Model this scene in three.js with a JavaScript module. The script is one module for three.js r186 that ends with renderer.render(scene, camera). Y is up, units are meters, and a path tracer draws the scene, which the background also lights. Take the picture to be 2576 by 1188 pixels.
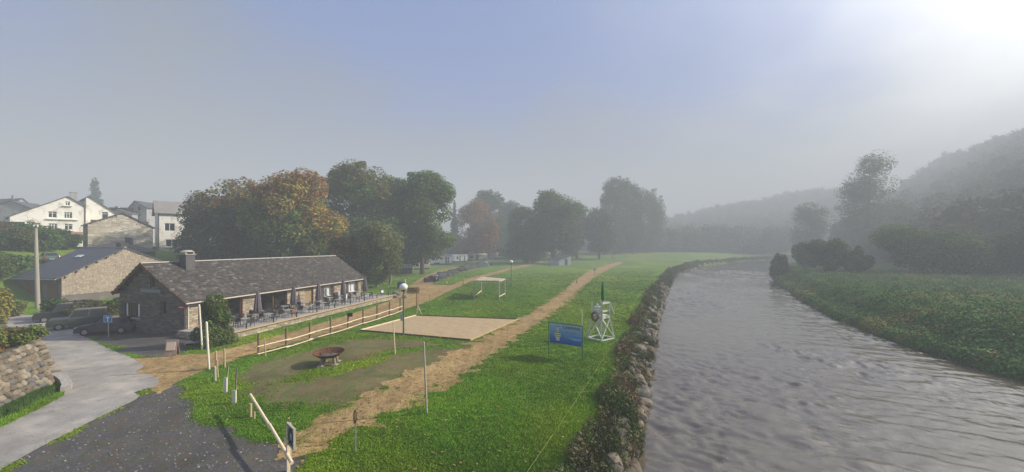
import * as THREE from 'three';
import { mergeGeometries } from 'three/addons/utils/BufferGeometryUtils.js';
import { RoundedBoxGeometry } from 'three/addons/geometries/RoundedBoxGeometry.js';
import { ImprovedNoise } from 'three/addons/math/ImprovedNoise.js';

// ---------- camera, sky, sun, exposure ----------
const FOCAL = 960, CENTRE_U = 1288, HORIZON_V = 617, EYE = 6.8;   // picture measured at 2576 x 1188
const scene = new THREE.Scene();
const camera = new THREE.PerspectiveCamera(2 * Math.atan(594 / FOCAL) * 180 / Math.PI, 2576 / 1188, 0.1, 4000);
camera.position.set(0, EYE, 0);
camera.lookAt(0, EYE, -10);
camera.setViewOffset(2576, 1188, 0, -23, 2576, 1188);
const renderer = new THREE.WebGLRenderer({ antialias: true });
renderer.toneMapping = THREE.LinearToneMapping;
renderer.toneMappingExposure = 1.85;
renderer.shadowMap.enabled = true;

const SUN_AZ = 76 * Math.PI / 180, SUN_EL = 31 * Math.PI / 180;
const sunDir = new THREE.Vector3(Math.sin(SUN_AZ) * Math.cos(SUN_EL), Math.sin(SUN_EL), -Math.cos(SUN_AZ) * Math.cos(SUN_EL));
const sun = new THREE.DirectionalLight(new THREE.Color().setRGB(1, 0.91, 0.75), 5.0);
sun.position.copy(sunDir).multiplyScalar(300);
sun.target.position.set(0, 0, 0);
sun.castShadow = true;
sun.shadow.radius = 3;
sun.shadow.mapSize.set(4096, 4096);
Object.assign(sun.shadow.camera, { left: -150, right: 150, top: 150, bottom: -150, near: 1, far: 700 });
scene.add(sun, sun.target);

const noiseGen = new ImprovedNoise();
const noise3 = (x, y, z) => noiseGen.noise(x + 31.7, y + 17.3, z + 5.9);
function fbm(x, y, z = 0, oct = 4) { let a = 1, s = 0, n = 0; for (let i = 0; i < oct; i++) { s += a * noise3(x, y, z + i * 7.1); n += a; a *= 0.5; x *= 2.03; y *= 2.03; } return s / n; }
const smooth = (a, b, x) => { const t = Math.min(1, Math.max(0, (x - a) / (b - a))); return t * t * (3 - 2 * t); };
const lerp = (a, b, t) => a + (b - a) * t;
function rng(seed) { let s = seed >>> 0; return () => { s = (s + 0x6d2b79f5) | 0; let t = Math.imul(s ^ (s >>> 15), 1 | s); t = (t + Math.imul(t ^ (t >>> 7), 61 | t)) ^ t; return ((t ^ (t >>> 14)) >>> 0) / 4294967296; }; }

{ // morning sky: blue overhead, thin mist lower down, broad glow round the sun behind it
  const W = 1024, H = 512, data = new Float32Array(W * H * 4);
  for (let j = 0; j < H; j++) for (let i = 0; i < W; i++) {
    const el = ((j + 0.5) / H - 0.5) * Math.PI, az = ((i + 0.5) / W - 0.5) * 2 * Math.PI;
    const d = [Math.cos(el) * Math.cos(az), Math.sin(el), Math.cos(el) * Math.sin(az)];
    const ang = Math.acos(Math.min(1, d[0] * sunDir.x + d[1] * sunDir.y + d[2] * sunDir.z)) * 180 / Math.PI;
    const up = Math.max(0, d[1]), m = fbm(d[0] * 1.5 / (up + 0.35), d[2] * 1.5 / (up + 0.35), 3, 5);
    const mist = Math.min(1, Math.max(0, 1 - smooth(0.02, 0.62, up) + 1.7 * m * smooth(0.08, 0.4, up)));
    const glow = 1.3 * Math.exp(-Math.pow(ang / 21, 2) / 2) * (1 + 1.2 * m) + 0.22 * Math.exp(-ang / 40);
    const k = (j * W + i) * 4;
    data[k] = lerp(0.03, 0.075, mist) + glow * 1.0;
    data[k + 1] = lerp(0.09, 0.1, mist) + glow * 0.97;
    data[k + 2] = lerp(0.29, 0.14, mist) + glow * 0.90;
    data[k + 3] = 1;
  }
  const t = new THREE.DataTexture(data, W, H, THREE.RGBAFormat, THREE.FloatType);
  t.mapping = THREE.EquirectangularReflectionMapping; t.magFilter = THREE.LinearFilter; t.needsUpdate = true;
  scene.background = t; scene.environment = t;
}
scene.fog = new THREE.FogExp2(new THREE.Color().setRGB(0.87, 0.95, 1.0), 0.0033);

// ---------- helpers ----------
const V3 = (x, y, z) => new THREE.Vector3(x, y, z);
const GP = (u, v, y = 0) => { const s = (EYE - y) / (v - HORIZON_V); return V3((u - CENTRE_U) * s, y, -FOCAL * s); };   // a sighting on a level at height y
const DP = (u, v, d) => V3((u - CENTRE_U) * d / FOCAL, EYE - (v - HORIZON_V) * d / FOCAL, -d);                          // a sighting at depth d
const view = (ox, oy, sc) => (x, y) => [(ox + x / sc) / 1.1704, (oy + y / sc) / 1.1704];
const taken = new Map();
function numbered(name) { const n = taken.get(name) ?? 0; taken.set(name, n + 1); return n ? name + '_' + String(n).padStart(3, '0') : name; }
function tag(o, label, category, group, kind) { o.userData.label = label; if (category) o.userData.category = category; if (group) o.userData.group = group; if (kind) o.userData.kind = kind; return o; }
function thing(name, label, category, pos = V3(0, 0, 0), turn = 0, group) { const o = new THREE.Group(); o.name = numbered(name); o.position.copy(pos); o.rotation.y = turn; tag(o, label, category, group); scene.add(o); return o; }
function part(name, geo, m, parent, label) { const o = new THREE.Mesh(geo, m); o.name = parent ? name : numbered(name); if (label) o.userData.label = label; (parent ?? scene).add(o); return o; }
function single(name, geo, m, label, category, group, kind) { const o = part(name, geo, m); tag(o, label, category, group, kind); return o; }
function copyOf(o, label, pos, turn) { const c = o.clone(); c.name = numbered(o.name.replace(/_\d{3}$/, '')); c.userData = { ...o.userData, label }; if (pos) c.position.copy(pos); if (turn !== undefined) c.rotation.y = turn; scene.add(c); return c; }
const M4 = (x, y, z, rx = 0, ry = 0, rz = 0, sx = 1, sy = 1, sz = 1) => new THREE.Matrix4().compose(V3(x, y, z), new THREE.Quaternion().setFromEuler(new THREE.Euler(rx, ry, rz, 'YXZ')), V3(sx, sy, sz));
const BOX = new THREE.BoxGeometry(1, 1, 1).toNonIndexed();
class Build {   // collects pieces and joins them into one geometry
  constructor() { this.list = []; this.coloured = false; }
  add(g, m, c) {
    let q = g.index ? g.toNonIndexed() : g.clone();
    for (const k of Object.keys(q.attributes)) if (!['position', 'normal', 'uv'].includes(k)) q.deleteAttribute(k);
    if (!q.attributes.normal) q.computeVertexNormals();
    if (!q.attributes.uv) q.setAttribute('uv', new THREE.BufferAttribute(new Float32Array(q.attributes.position.count * 2), 2));
    if (m) q.applyMatrix4(m);
    if (c) { this.coloured = true; const a = new Float32Array(q.attributes.position.count * 3); for (let i = 0; i < a.length; i += 3) { a[i] = c[0]; a[i + 1] = c[1]; a[i + 2] = c[2]; } q.setAttribute('color', new THREE.BufferAttribute(a, 3)); }
    this.list.push(q); return this;
  }
  box(x, y, z, w, h, d, c, ry = 0, rx = 0, rz = 0) { return this.add(BOX, M4(x, y, z, rx, ry, rz, w, h, d), c); }
  bar(a, b, r, c, r2 = r, seg = 8) { const dir = b.clone().sub(a), g = new THREE.CylinderGeometry(r2, r, dir.length(), seg); const m = new THREE.Matrix4().compose(a.clone().add(b).multiplyScalar(0.5), new THREE.Quaternion().setFromUnitVectors(V3(0, 1, 0), dir.clone().normalize()), V3(1, 1, 1)); return this.add(g, m, c); }
  plank(a, b, w, h, c) { // square section between two points
    const dir = b.clone().sub(a), L = dir.length(), q = new THREE.Quaternion().setFromRotationMatrix(new THREE.Matrix4().lookAt(a, b, Math.abs(dir.y) > 0.95 * L ? V3(1, 0, 0) : V3(0, 1, 0)));
    return this.add(BOX, new THREE.Matrix4().compose(a.clone().add(b).multiplyScalar(0.5), q, V3(w, h, L)), c);
  }
  geo() { return mergeGeometries(this.list, false); }
  to(name, m, parent, label) { return part(name, this.geo(), m, parent, label); }
}
function metricUV(g, sc = 1) { // uv in metres by the dominant direction of each face
  const p = g.attributes.position, n = g.attributes.normal, uv = new Float32Array(p.count * 2);
  for (let i = 0; i < p.count; i++) { const ax = Math.abs(n.getX(i)), ay = Math.abs(n.getY(i)), az = Math.abs(n.getZ(i)); const x = p.getX(i), y = p.getY(i), z = p.getZ(i);
    if (ay >= ax && ay >= az) { uv[2 * i] = x * sc; uv[2 * i + 1] = z * sc; } else if (ax > az) { uv[2 * i] = z * sc; uv[2 * i + 1] = y * sc; } else { uv[2 * i] = x * sc; uv[2 * i + 1] = y * sc; } }
  g.setAttribute('uv', new THREE.BufferAttribute(uv, 2)); return g;
}
// ---------- textures ----------
function pnoise(x, y, p, seed) { // tiling value noise
  const h = (i, j) => { let n = Math.imul(((i % p) + p) % p, 374761393) + Math.imul(((j % p) + p) % p, 668265263) + Math.imul(seed, 974634777); n = Math.imul(n ^ (n >>> 13), 1274126177); return ((n ^ (n >>> 16)) >>> 0) / 4294967296; };
  const i = Math.floor(x), j = Math.floor(y), a = x - i, b = y - j, u = a * a * (3 - 2 * a), v = b * b * (3 - 2 * b);
  return lerp(lerp(h(i, j), h(i + 1, j), u), lerp(h(i, j + 1), h(i + 1, j + 1), u), v);
}
function tfbm(u, v, p, oct, seed) { let s = 0, a = 1, n = 0; for (let k = 0; k < oct; k++) { s += a * pnoise(u * p, v * p, p, seed + k); n += a; a *= 0.6; p *= 2; } return s / n; }
function texture(size, fn, colour = true, repeat = 1) {
  const data = new Uint8Array(size * size * 4), c = (x) => Math.max(0, Math.min(255, Math.round(x * 255)));
  for (let j = 0; j < size; j++) for (let i = 0; i < size; i++) { const r = fn((i + 0.5) / size, (j + 0.5) / size), k = (j * size + i) * 4; const q = typeof r === 'number' ? [r, r, r] : r;
    for (let m = 0; m < 3; m++) data[k + m] = c(colour ? Math.pow(Math.max(0, q[m]), 1 / 2.2) : q[m]); data[k + 3] = 255; }
  const t = new THREE.DataTexture(data, size, size, THREE.RGBAFormat); t.wrapS = t.wrapT = THREE.RepeatWrapping; t.magFilter = THREE.LinearFilter; t.minFilter = THREE.LinearMipmapLinearFilter; t.generateMipmaps = true;
  if (colour) t.colorSpace = THREE.SRGBColorSpace; t.repeat.set(repeat, repeat); t.needsUpdate = true; return t;
}
const mixc = (a, b, t) => [lerp(a[0], b[0], t), lerp(a[1], b[1], t), lerp(a[2], b[2], t)];
const std = (rgb, rough = 0.9, o = {}) => new THREE.MeshPhysicalMaterial({ color: new THREE.Color().setRGB(...rgb), roughness: rough, specularIntensity: rough > 0.7 ? 0.25 : 1, ...o });
const T = {
  grass: texture(512, (u, v) => { const a = tfbm(u, v, 8, 5, 1), b = tfbm(u, v, 64, 3, 9), c = tfbm(u, v, 128, 2, 12); return mixc(mixc([0.085, 0.175, 0.016], [0.17, 0.29, 0.03], smooth(0.3, 0.7, b)), [0.28, 0.31, 0.05], smooth(0.55, 0.85, a * 0.5 + c * 0.5) * 0.8); }),
  dirt: texture(512, (u, v) => { const a = tfbm(u, v, 6, 5, 3), b = tfbm(u, v, 64, 3, 5), c = tfbm(u, v, 24, 3, 8); return mixc(mixc([0.23, 0.15, 0.065], [0.45, 0.31, 0.135], smooth(0.3, 0.7, a * 0.4 + b * 0.6)), [0.13, 0.105, 0.04], smooth(0.54, 0.7, c) * 0.7); }),
  sand: texture(512, (u, v) => { const a = tfbm(u, v, 5, 4, 13), b = tfbm(u, v, 128, 2, 15); return mixc([0.36, 0.265, 0.15], [0.5, 0.38, 0.225], a * 0.6 + b * 0.4); }),
  gravel: texture(512, (u, v) => { const a = tfbm(u, v, 90, 2, 21), b = tfbm(u, v, 6, 4, 23), c = tfbm(u, v, 40, 2, 24); const k = [0.065, 0.06, 0.06]; let q = mixc(mixc(k, [0.13, 0.125, 0.125], smooth(0.4, 0.8, a)), [0.1, 0.08, 0.055], smooth(0.45, 0.7, b) * 0.7); return c > 0.9 ? mixc(q, [0.3, 0.29, 0.27], 0.5) : mixc(q, [0.06, 0.08, 0.03], smooth(0.6, 0.72, tfbm(u, v, 12, 4, 27)) * 0.8); }),
  road: texture(512, (u, v) => { const a = tfbm(u, v, 128, 2, 31), b = tfbm(u, v, 4, 5, 33), c = Math.abs(tfbm(u, v, 5, 5, 35) - 0.5); const q = mixc(mixc([0.25, 0.23, 0.205], [0.36, 0.335, 0.3], a), [0.44, 0.4, 0.34], smooth(0.4, 0.7, b) * 0.6); return c < 0.006 ? mixc(q, [0.14, 0.13, 0.12], 0.6) : q; }),
  earth: texture(512, (u, v) => { const a = tfbm(u, v, 6, 5, 41), b = tfbm(u, v, 80, 3, 43), c = tfbm(u, v, 30, 3, 45); return mixc(mixc([0.12, 0.085, 0.042], [0.21, 0.155, 0.08], b), [0.075, 0.12, 0.022], smooth(0.42, 0.6, c * 0.6 + a * 0.4) * 0.8); }),
  mottle: texture(256, (u, v) => 0.72 + 0.56 * (tfbm(u, v, 4, 6, 51) - 0.5)),
  grain: texture(256, (u, v) => 0.7 + 0.5 * (pnoise(u * 4 + 3 * pnoise(u * 4, v * 4, 4, 3), v * 48, 48, 61) * 0.6 + tfbm(u, v, 32, 2, 63) * 0.4)),
  stain: texture(256, (u, v) => mixc([0.86, 0.86, 0.86], [0.62, 0.6, 0.56], smooth(0.5, 0.8, tfbm(u, v, 5, 5, 71)))),
  shingle: texture(256, (u, v) => { const row = Math.floor(v * 16), x = u * 10 + (row % 2) * 0.5 + pnoise(row * 3.3, 1, 64, 5); return 0.75 + 0.4 * pnoise(Math.floor(x) * 1.7, row * 2.3, 97, 75) * 0.6 - ((v * 16) % 1 < 0.12 ? 0.25 : 0); }),
  ripple: texture(512, (u, v) => tfbm(u, v, 10, 5, 81), false),
};
for (const k of ['grass', 'dirt', 'sand', 'gravel', 'road', 'earth']) T[k].anisotropy = 4;
const M = {
  grass: std([1, 1, 1], 0.95, { map: T.grass, vertexColors: true }),
  dirt: std([1, 1, 1], 0.95, { map: T.dirt, vertexColors: true }), sand: std([1, 1, 1], 0.95, { map: T.sand, bumpMap: T.mottle, bumpScale: 0.05 }), gravel: std([1, 1, 1], 0.9, { map: T.gravel, vertexColors: true }),
  road: std([1, 1, 1], 0.82, { map: T.road, vertexColors: true, bumpMap: T.mottle, bumpScale: 0.01 }), earth: std([1, 1, 1], 0.95, { map: T.earth, vertexColors: true }),
  stone: std([1, 1, 1], 0.9, { vertexColors: true, map: T.mottle }), slate: std([1, 1, 1], 0.85, { vertexColors: true, map: T.mottle }),
  wood: std([0.5, 0.38, 0.22], 0.85, { map: T.grain }), paleWood: std([0.78, 0.64, 0.44], 0.85, { map: T.grain }), greyWood: std([0.46, 0.42, 0.34], 0.9, { map: T.grain }), darkWood: std([0.16, 0.1, 0.06], 0.8, { map: T.grain }), redWood: std([0.28, 0.09, 0.05], 0.6),
  greenPaint: std([0.06, 0.16, 0.08], 0.6), whitePaint: std([0.93, 0.95, 0.9], 0.55, { map: T.stain }), black: std([0.02, 0.02, 0.022], 0.55), darkMetal: std([0.05, 0.055, 0.06], 0.45, { metalness: 0.6 }), steel: std([0.45, 0.46, 0.46], 0.45, { metalness: 0.7 }),
  rust: std([0.15, 0.07, 0.038], 0.9, { map: T.mottle }), concrete: std([0.52, 0.49, 0.45], 0.9, { map: T.mottle }), paving: std([0.52, 0.48, 0.44], 0.85, { map: T.mottle }),
  glass: new THREE.MeshPhysicalMaterial({ color: 0xffffff, transmission: 1, roughness: 0.04, thickness: 0, ior: 1.5 }), darkGlass: std([0.02, 0.024, 0.028], 0.06), curtain: std([0.7, 0.72, 0.74], 0.9),
  globe: std([0.85, 0.85, 0.83], 0.25), plaster: std([0.98, 0.95, 0.88], 0.9, { map: T.stain }), greyPlaster: std([0.42, 0.42, 0.44], 0.9, { map: T.stain }), orangeBrick: std([0.5, 0.3, 0.19], 0.9, { map: T.stain }),
  roof: std([0.1, 0.1, 0.11], 0.6, { map: T.shingle }), roofGrey: std([0.22, 0.215, 0.21], 0.65, { map: T.shingle }), interior: std([0.08, 0.07, 0.06], 0.9), leaf: new THREE.MeshPhysicalMaterial({ color: 0xffffff, roughness: 0.95, vertexColors: true, side: THREE.DoubleSide, transmission: 0.3, thickness: 0, specularIntensity: 0.15 }),
  bark: std([0.13, 0.1, 0.075], 0.95, { map: T.mottle }), paleBark: std([0.34, 0.3, 0.24], 0.95, { map: T.mottle }), tyre: std([0.015, 0.015, 0.015], 0.85), rim: std([0.4, 0.4, 0.42], 0.35, { metalness: 0.8 }), lampRed: std([0.35, 0.01, 0.01], 0.25), lampClear: std([0.7, 0.7, 0.7], 0.15),
};
for (const k of ['dirt', 'sand', 'gravel', 'road', 'earth', 'grass']) M[k].name = k;
// ---------- the lie of the land ----------
const along = (pts) => (d) => { let i = 0; while (i < pts.length - 2 && d > pts[i + 1][0]) i++; const [a, b] = [pts[i], pts[i + 1]]; return lerp(a[1], b[1], (d - a[0]) / (b[0] - a[0])); };
const bankTop = along([[-40, -24], [0, -3.6], [8, -0.4], [11.4, 1.3], [15.1, 3.0], [20.9, 5.3], [30.6, 9.0], [53, 18.4], [104, 42], [150, 70], [185, 105], [260, 190], [1500, 1900]]);
const waterLeft = along([[-40, -20], [0, -1.4], [14.1, 4.44], [18.2, 6.1], [23.5, 8.25], [37.9, 14.1], [65.6, 26.2], [110.5, 47.4], [155, 76], [200, 122], [260, 205], [1500, 1920]]);
const waterRight = along([[-40, 40], [0, 33.5], [24.2, 32.5], [28.5, 33], [34.6, 34.7], [44, 38.2], [56.4, 44.2], [86.7, 61.1], [112, 77], [168, 122], [220, 180], [1500, 2000]]);
const WATER = -1.6, HILL_AZ = 23 * Math.PI / 180;
const hillSide = (x, z) => Math.cos(HILL_AZ) * x + Math.sin(HILL_AZ) * z;
function ground(x, z) {
  const d = -z; let h = 0;
  const xl = bankTop(d), wl = waterLeft(d), wr = waterRight(d);
  if (x < xl) {
    const t = -x + 0.2 * d;
    h += 4.6 * smooth(61, 75, t) + 1.9 * smooth(74, 86, t);
    h += smooth(235, 470, d) * (58 * smooth(20, 420, x) + 8 * fbm(x * 0.02, d * 0.02, 3)) * smooth(10, 90, x); h += 2.3 * smooth(150, 215, d) * smooth(0, 40, xl - x);
  } else if (x < wl) h = WATER * 0.92 * Math.pow((x - xl) / (wl - xl), 0.8);
  else if (x < wr) { const q = Math.min(x - wl, wr - x); h = WATER * 0.92 - Math.min(1.4, q * 0.5); }
  else { const q = x - wr; h = lerp(WATER * 0.92, 0.5, smooth(0, 4.5, q)) + 0.5 * fbm(x * 0.12, z * 0.12) * smooth(1, 6, q);
    const e = hillSide(x, z); h += 78 * Math.pow(Math.min(1, Math.max(0, (e - 68) / 170)), 1.2) + 5 * fbm(x * 0.03, z * 0.03, 2) * smooth(60, 90, e); }
  return h;
}
const onGround = (u, v) => { for (let d = 8; d < 500; d += 0.25) { const p = DP(u, v, d); if (p.y <= ground(p.x, p.z)) { p.y = ground(p.x, p.z); return p; } } return DP(u, v, 400); };

// regions of the camp floor, as outlines on the level ground
const poly = (pts) => pts.map(([u, v]) => { const p = GP(u, v); return [p.x, p.z]; });
function inside(pts, x, z) { // signed distance, positive inside
  let best = 1e9, c = false;
  for (let i = 0, j = pts.length - 1; i < pts.length; j = i++) {
    const [ax, az] = pts[j], [bx, bz] = pts[i], dx = bx - ax, dz = bz - az, t = Math.max(0, Math.min(1, ((x - ax) * dx + (z - az) * dz) / (dx * dx + dz * dz || 1e-9)));
    const q = Math.hypot(x - ax - t * dx, z - az - t * dz); if (q < best) best = q;
    if ((az > z) !== (bz > z) && x < (bx - ax) * (z - az) / (bz - az) + ax) c = !c;
  }
  return c ? best : -best;
}
const R = {
  road: poly([[-300, 1340], [0, 1184], [78, 1138], [155, 1099], [217, 1068], [249, 1052], [300, 1027], [326, 1014], [353, 996], [336, 988], [388, 975], [404, 959], [381, 944], [338, 938], [365, 922], [334, 903], [272, 878], [217, 850], [163, 819], [128, 800], [93, 794], [15, 791], [-160, 790], [-160, 812], [10, 822], [55, 842], [85, 872], [117, 918], [134, 952], [168, 972], [163, 994], [109, 1025], [0, 1078], [-300, 1190]]),
  gravel: poly([[-300, 1360], [0, 1192], [155, 1104], [249, 1056], [330, 1008], [400, 980], [446, 958], [462, 1000], [500, 1052], [600, 1097], [700, 1120], [745, 1150], [720, 1250], [700, 1400], [-300, 1800]]),
  parking: poly([[105, 793], [128, 799], [163, 818], [217, 848], [272, 876], [334, 901], [440, 895], [470, 880], [500, 862], [480, 835], [330, 812], [300, 775], [120, 770]]),
  path: poly([[325, 905], [440, 893], [527, 893], [561, 881], [642, 862], [768, 826], [875, 794], [984, 757], [1005, 738], [1035, 716], [1068, 695], [1100, 683], [1180, 667], [1180, 671], [1105, 692], [1088, 708], [1090, 717], [1134, 718], [1191, 698], [1279, 675], [1330, 664], [1383, 655], [1383, 659], [1330, 670], [1279, 681], [1187, 707], [1115, 740], [1068, 762], [1011, 781], [875, 830], [717, 869], [636, 890], [570, 912], [500, 937], [446, 960], [400, 990], [340, 955]]),
  track: poly([[690, 1118], [760, 1075], [830, 1040], [950, 972], [1050, 925], [1150, 880], [1250, 830], [1330, 788], [1400, 745], [1440, 710], [1480, 682], [1530, 665], [1560, 658], [1570, 662], [1545, 671], [1510, 690], [1475, 716], [1440, 752], [1390, 792], [1330, 832], [1260, 882], [1180, 942], [1060, 1012], [900, 1082], [760, 1145], [715, 1160]]),
  earth: poly([[585, 935], [640, 912], [700, 898], [790, 878], [870, 858], [930, 850], [1160, 862], [1195, 875], [1090, 925], [1000, 967], [900, 1010], [830, 1036], [760, 1018], [700, 1030], [640, 1005], [590, 970]]),
  sand: poly([[905, 833], [1047, 795], [1303, 805], [1183, 858]]),
  strip: poly([[690, 962], [760, 935], [900, 905], [980, 880], [1090, 868], [1100, 878], [1000, 895], [900, 930], [780, 960], [700, 975]]),
  strip2: poly([[1095, 860], [1180, 862], [1165, 880], [1080, 876]]),
};
const F = {
  road: (x, z) => inside(R.road, x, z) + 0.16 * fbm(x * 1.3, z * 1.3, 1),
  gravel: (x, z) => inside(R.gravel, x, z) + 0.9 * fbm(x * 0.8, z * 0.8, 2, 5) + 0.15,
  parking: (x, z) => inside(R.parking, x, z) + 1.2 * fbm(x * 0.5, z * 0.5, 3, 5),
  path: (x, z) => inside(R.path, x, z) + 0.3 * fbm(x * 1.6, z * 1.6, 4, 5) + 0.08,
  track: (x, z) => inside(R.track, x, z) * (z < -60 ? 1 : 0.7) - 0.06 + (z < -60 ? 0.5 : 1.2) * fbm(x * 1.1, z * 1.1, 5, 6),
  earth: (x, z) => Math.min(inside(R.earth, x, z), 0.35 - inside(R.strip, x, z) * 1.2, 0.35 - inside(R.strip2, x, z)) + 1.3 * fbm(x * 0.9, z * 0.9, 6, 6) - 0.1,
  sand: (x, z) => inside(R.sand, x, z),
};
function sheet(name, field, box, cell, y, mat, label, scale) { // the part of the level ground where the field is positive, with its uneven outline
  const [x0, x1, z0, z1] = box, nx = Math.ceil((x1 - x0) / cell), nz = Math.ceil((z1 - z0) / cell), val = new Float32Array((nx + 1) * (nz + 1)), P = [], Ix = [];
  for (let j = 0; j <= nz; j++) for (let i = 0; i <= nx; i++) val[j * (nx + 1) + i] = field(x0 + i * cell, z0 + j * cell);
  const index = new Map(), vert = (key, x, z) => { if (!index.has(key)) { index.set(key, P.length / 3); P.push(x, y + Math.max(0, ground(x, z)), z); } return index.get(key); };
  for (let j = 0; j < nz; j++) for (let i = 0; i < nx; i++) {
    const c = [[i, j], [i, j + 1], [i + 1, j + 1], [i + 1, j]], w = c.map(([a, b]) => val[b * (nx + 1) + a]);
    if (w.every((q) => q <= 0)) continue;
    const out = [];
    for (let k = 0; k < 4; k++) {
      const [a, b] = c[k], [a2, b2] = c[(k + 1) % 4], wa = w[k], wb = w[(k + 1) % 4];
      if (wa > 0) out.push(vert(`${a},${b}`, x0 + a * cell, z0 + b * cell));
      if ((wa > 0) !== (wb > 0)) { const t = wa / (wa - wb), lo = a + b <= a2 + b2; out.push(vert(lo ? `${a},${b}-${a2},${b2}` : `${a2},${b2}-${a},${b}`, x0 + lerp(a, a2, t) * cell, z0 + lerp(b, b2, t) * cell)); }
    }
    for (let k = 1; k < out.length - 1; k++) Ix.push(out[0], out[k], out[k + 1]);
  }
  const g = new THREE.BufferGeometry(); g.setAttribute('position', new THREE.Float32BufferAttribute(P, 3));
  const col = []; for (let i = 0; i < P.length; i += 3) { const n = 1 + 0.5 * fbm(P[i] * 0.33, P[i + 2] * 0.33, y * 900, 5) + 0.3 * fbm(P[i] * 1.7, P[i + 2] * 1.7, y * 500, 3), w = 0.1 * fbm(P[i] * 0.2, P[i + 2] * 0.2, 40, 3); col.push(n * (1 + w), n, n * (1 - w)); } g.setAttribute('color', new THREE.Float32BufferAttribute(col, 3)); const uv = new Float32Array(P.length / 3 * 2); for (let i = 0; i < uv.length / 2; i++) { uv[2 * i] = P[3 * i] / scale; uv[2 * i + 1] = P[3 * i + 2] / scale; }
  g.setAttribute('uv', new THREE.BufferAttribute(uv, 2)); g.setIndex(Ix); g.computeVertexNormals();
  return single(name, g, mat, label, null, null, 'structure');
}
{ // terrain: one sheet to the horizon
  const line = (list) => { const o = []; for (const [a, b, s] of list) for (let x = a; x < b - 1e-6; x += s) o.push(x); o.push(list[list.length - 1][1]); return o; };
  const xs = line([[-1500, -300, 200], [-300, -110, 8], [-110, -30, 1.6], [-30, 80, 0.8], [80, 200, 4], [200, 400, 10], [400, 1500, 220]]);
  const ds = line([[-300, -40, 52], [-40, 0, 4], [0, 60, 0.8], [60, 120, 1.5], [120, 220, 4], [220, 420, 10], [420, 1500, 180]]);
  const nx = xs.length, P = [], C = [], U = [], I = [];
  for (const d of ds) for (const x of xs) { const z = -d, n = fbm(x * 0.09, z * 0.09, 9, 4), n2 = fbm(x * 0.5, z * 0.5, 11, 3), e = x > waterRight(d) ? 0.85 : 1;
    P.push(x, ground(x, z), z); U.push(x / 3.1, z / 3.1);
    const k = 0.8 * (1 + 0.5 * n + 0.35 * n2) * e, y = smooth(0.0, 0.35, n + 0.5 * n2);
    if (x > bankTop(d) + 0.5 && x < waterRight(d) + 1.5) C.push(k * 0.8, k * 0.34, k * 1.3); else C.push(k * (1 + 0.35 * y), k * (1 + 0.08 * y), k); }
  for (let j = 0; j < ds.length - 1; j++) for (let i = 0; i < nx - 1; i++) { const a = j * nx + i; I.push(a, a + 1, a + nx, a + 1, a + nx + 1, a + nx); }
  const g = new THREE.BufferGeometry(); g.setAttribute('position', new THREE.Float32BufferAttribute(P, 3)); g.setAttribute('uv', new THREE.Float32BufferAttribute(U, 2)); g.setAttribute('color', new THREE.Float32BufferAttribute(C, 3)); g.setIndex(I); g.computeVertexNormals();
  single('ground', g, M.grass, 'green valley ground with camp lawn beside the river', null, null, 'structure');
}
sheet('parking_ground', F.parking, [-56, -20, -46, -20], 0.3, 0.004, M.gravel, 'dark worn ground with parked cars beside the stone gable', 2.6);
sheet('gravel_yard', F.gravel, [-19, 1, -24, -6], 0.13, 0.008, M.gravel, 'dark grey gravel yard between the lane and the lawn', 2.2);
sheet('bare_earth', F.earth, [-20, -1, -30, -14], 0.12, 0.012, M.earth, 'trodden brown earth round the rusty fire bowl', 2.7);
sheet('dirt_path', F.path, [-32, 12, -175, -13], 0.2, 0.016, M.dirt, 'brown dirt path running past the stone restaurant terrace', 3.3);
sheet('dirt_track', F.track, [-9, 45, -160, -10], 0.13, 0.02, M.dirt, 'tan dirt track crossing the lawn towards the white shed', 2.3);
sheet('road', F.road, [-62, -10, -42, -7], 0.2, 0.024, M.road, 'pale grey lane curving past the stone embankment', 3.7);

// ---------- river ----------
{
  const rows = []; for (let d = -25; d < 330;) { rows.push(d); d += d < 9 ? 0.6 : 0.1 * (1 + Math.max(0, d - 9) / 16); }
  const n = 190, P = [], U = [], I = [];
  for (const d of rows) { const a = waterLeft(d) - 0.7, b = waterRight(d) + 0.9; for (let i = 0; i <= n; i++) { const x = lerp(a, b, i / n), z = -d;
    const fl = x * 0.9 - d * 0.35, cr = x * 0.35 + d * 0.95, edge = Math.min(1, Math.min(i, n - i) / 12);
    const calm = 0.35 + 1.3 * smooth(-0.25, 0.35, fbm(x * 0.09, z * 0.05, 30, 3)); const wav = calm * 0.2 * fbm(fl * 0.4, cr * 0.9, 1, 3) + calm * 0.12 * fbm(fl * 1.3 + 2 * fbm(x * 0.2, z * 0.2, 8, 2), cr * 2.6, 4, 2) + 0.05 * Math.pow(Math.max(0, fbm(x * 0.16, z * 0.2, 6, 2)), 1) * fbm(fl * 0.9, cr * 1.7, 12, 2) * 3;
    P.push(x, WATER + wav * edge, z); U.push(x / 3, z / 3); } }
  for (let j = 0; j < rows.length - 1; j++) for (let i = 0; i < n; i++) { const a = j * (n + 1) + i; I.push(a, a + 1, a + n + 1, a + 1, a + n + 2, a + n + 1); }
  const g = new THREE.BufferGeometry(); g.setAttribute('position', new THREE.Float32BufferAttribute(P, 3)); g.setAttribute('uv', new THREE.Float32BufferAttribute(U, 2)); g.setIndex(I); g.computeVertexNormals();
  const m = new THREE.MeshPhysicalMaterial({ color: new THREE.Color().setRGB(0.115, 0.095, 0.066), roughness: 0.04, ior: 1.8, bumpMap: T.ripple, bumpScale: 0.018 });
  single('river', g, m, 'rippled grey river bending away into the mist', null, null, 'structure');
}
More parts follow.
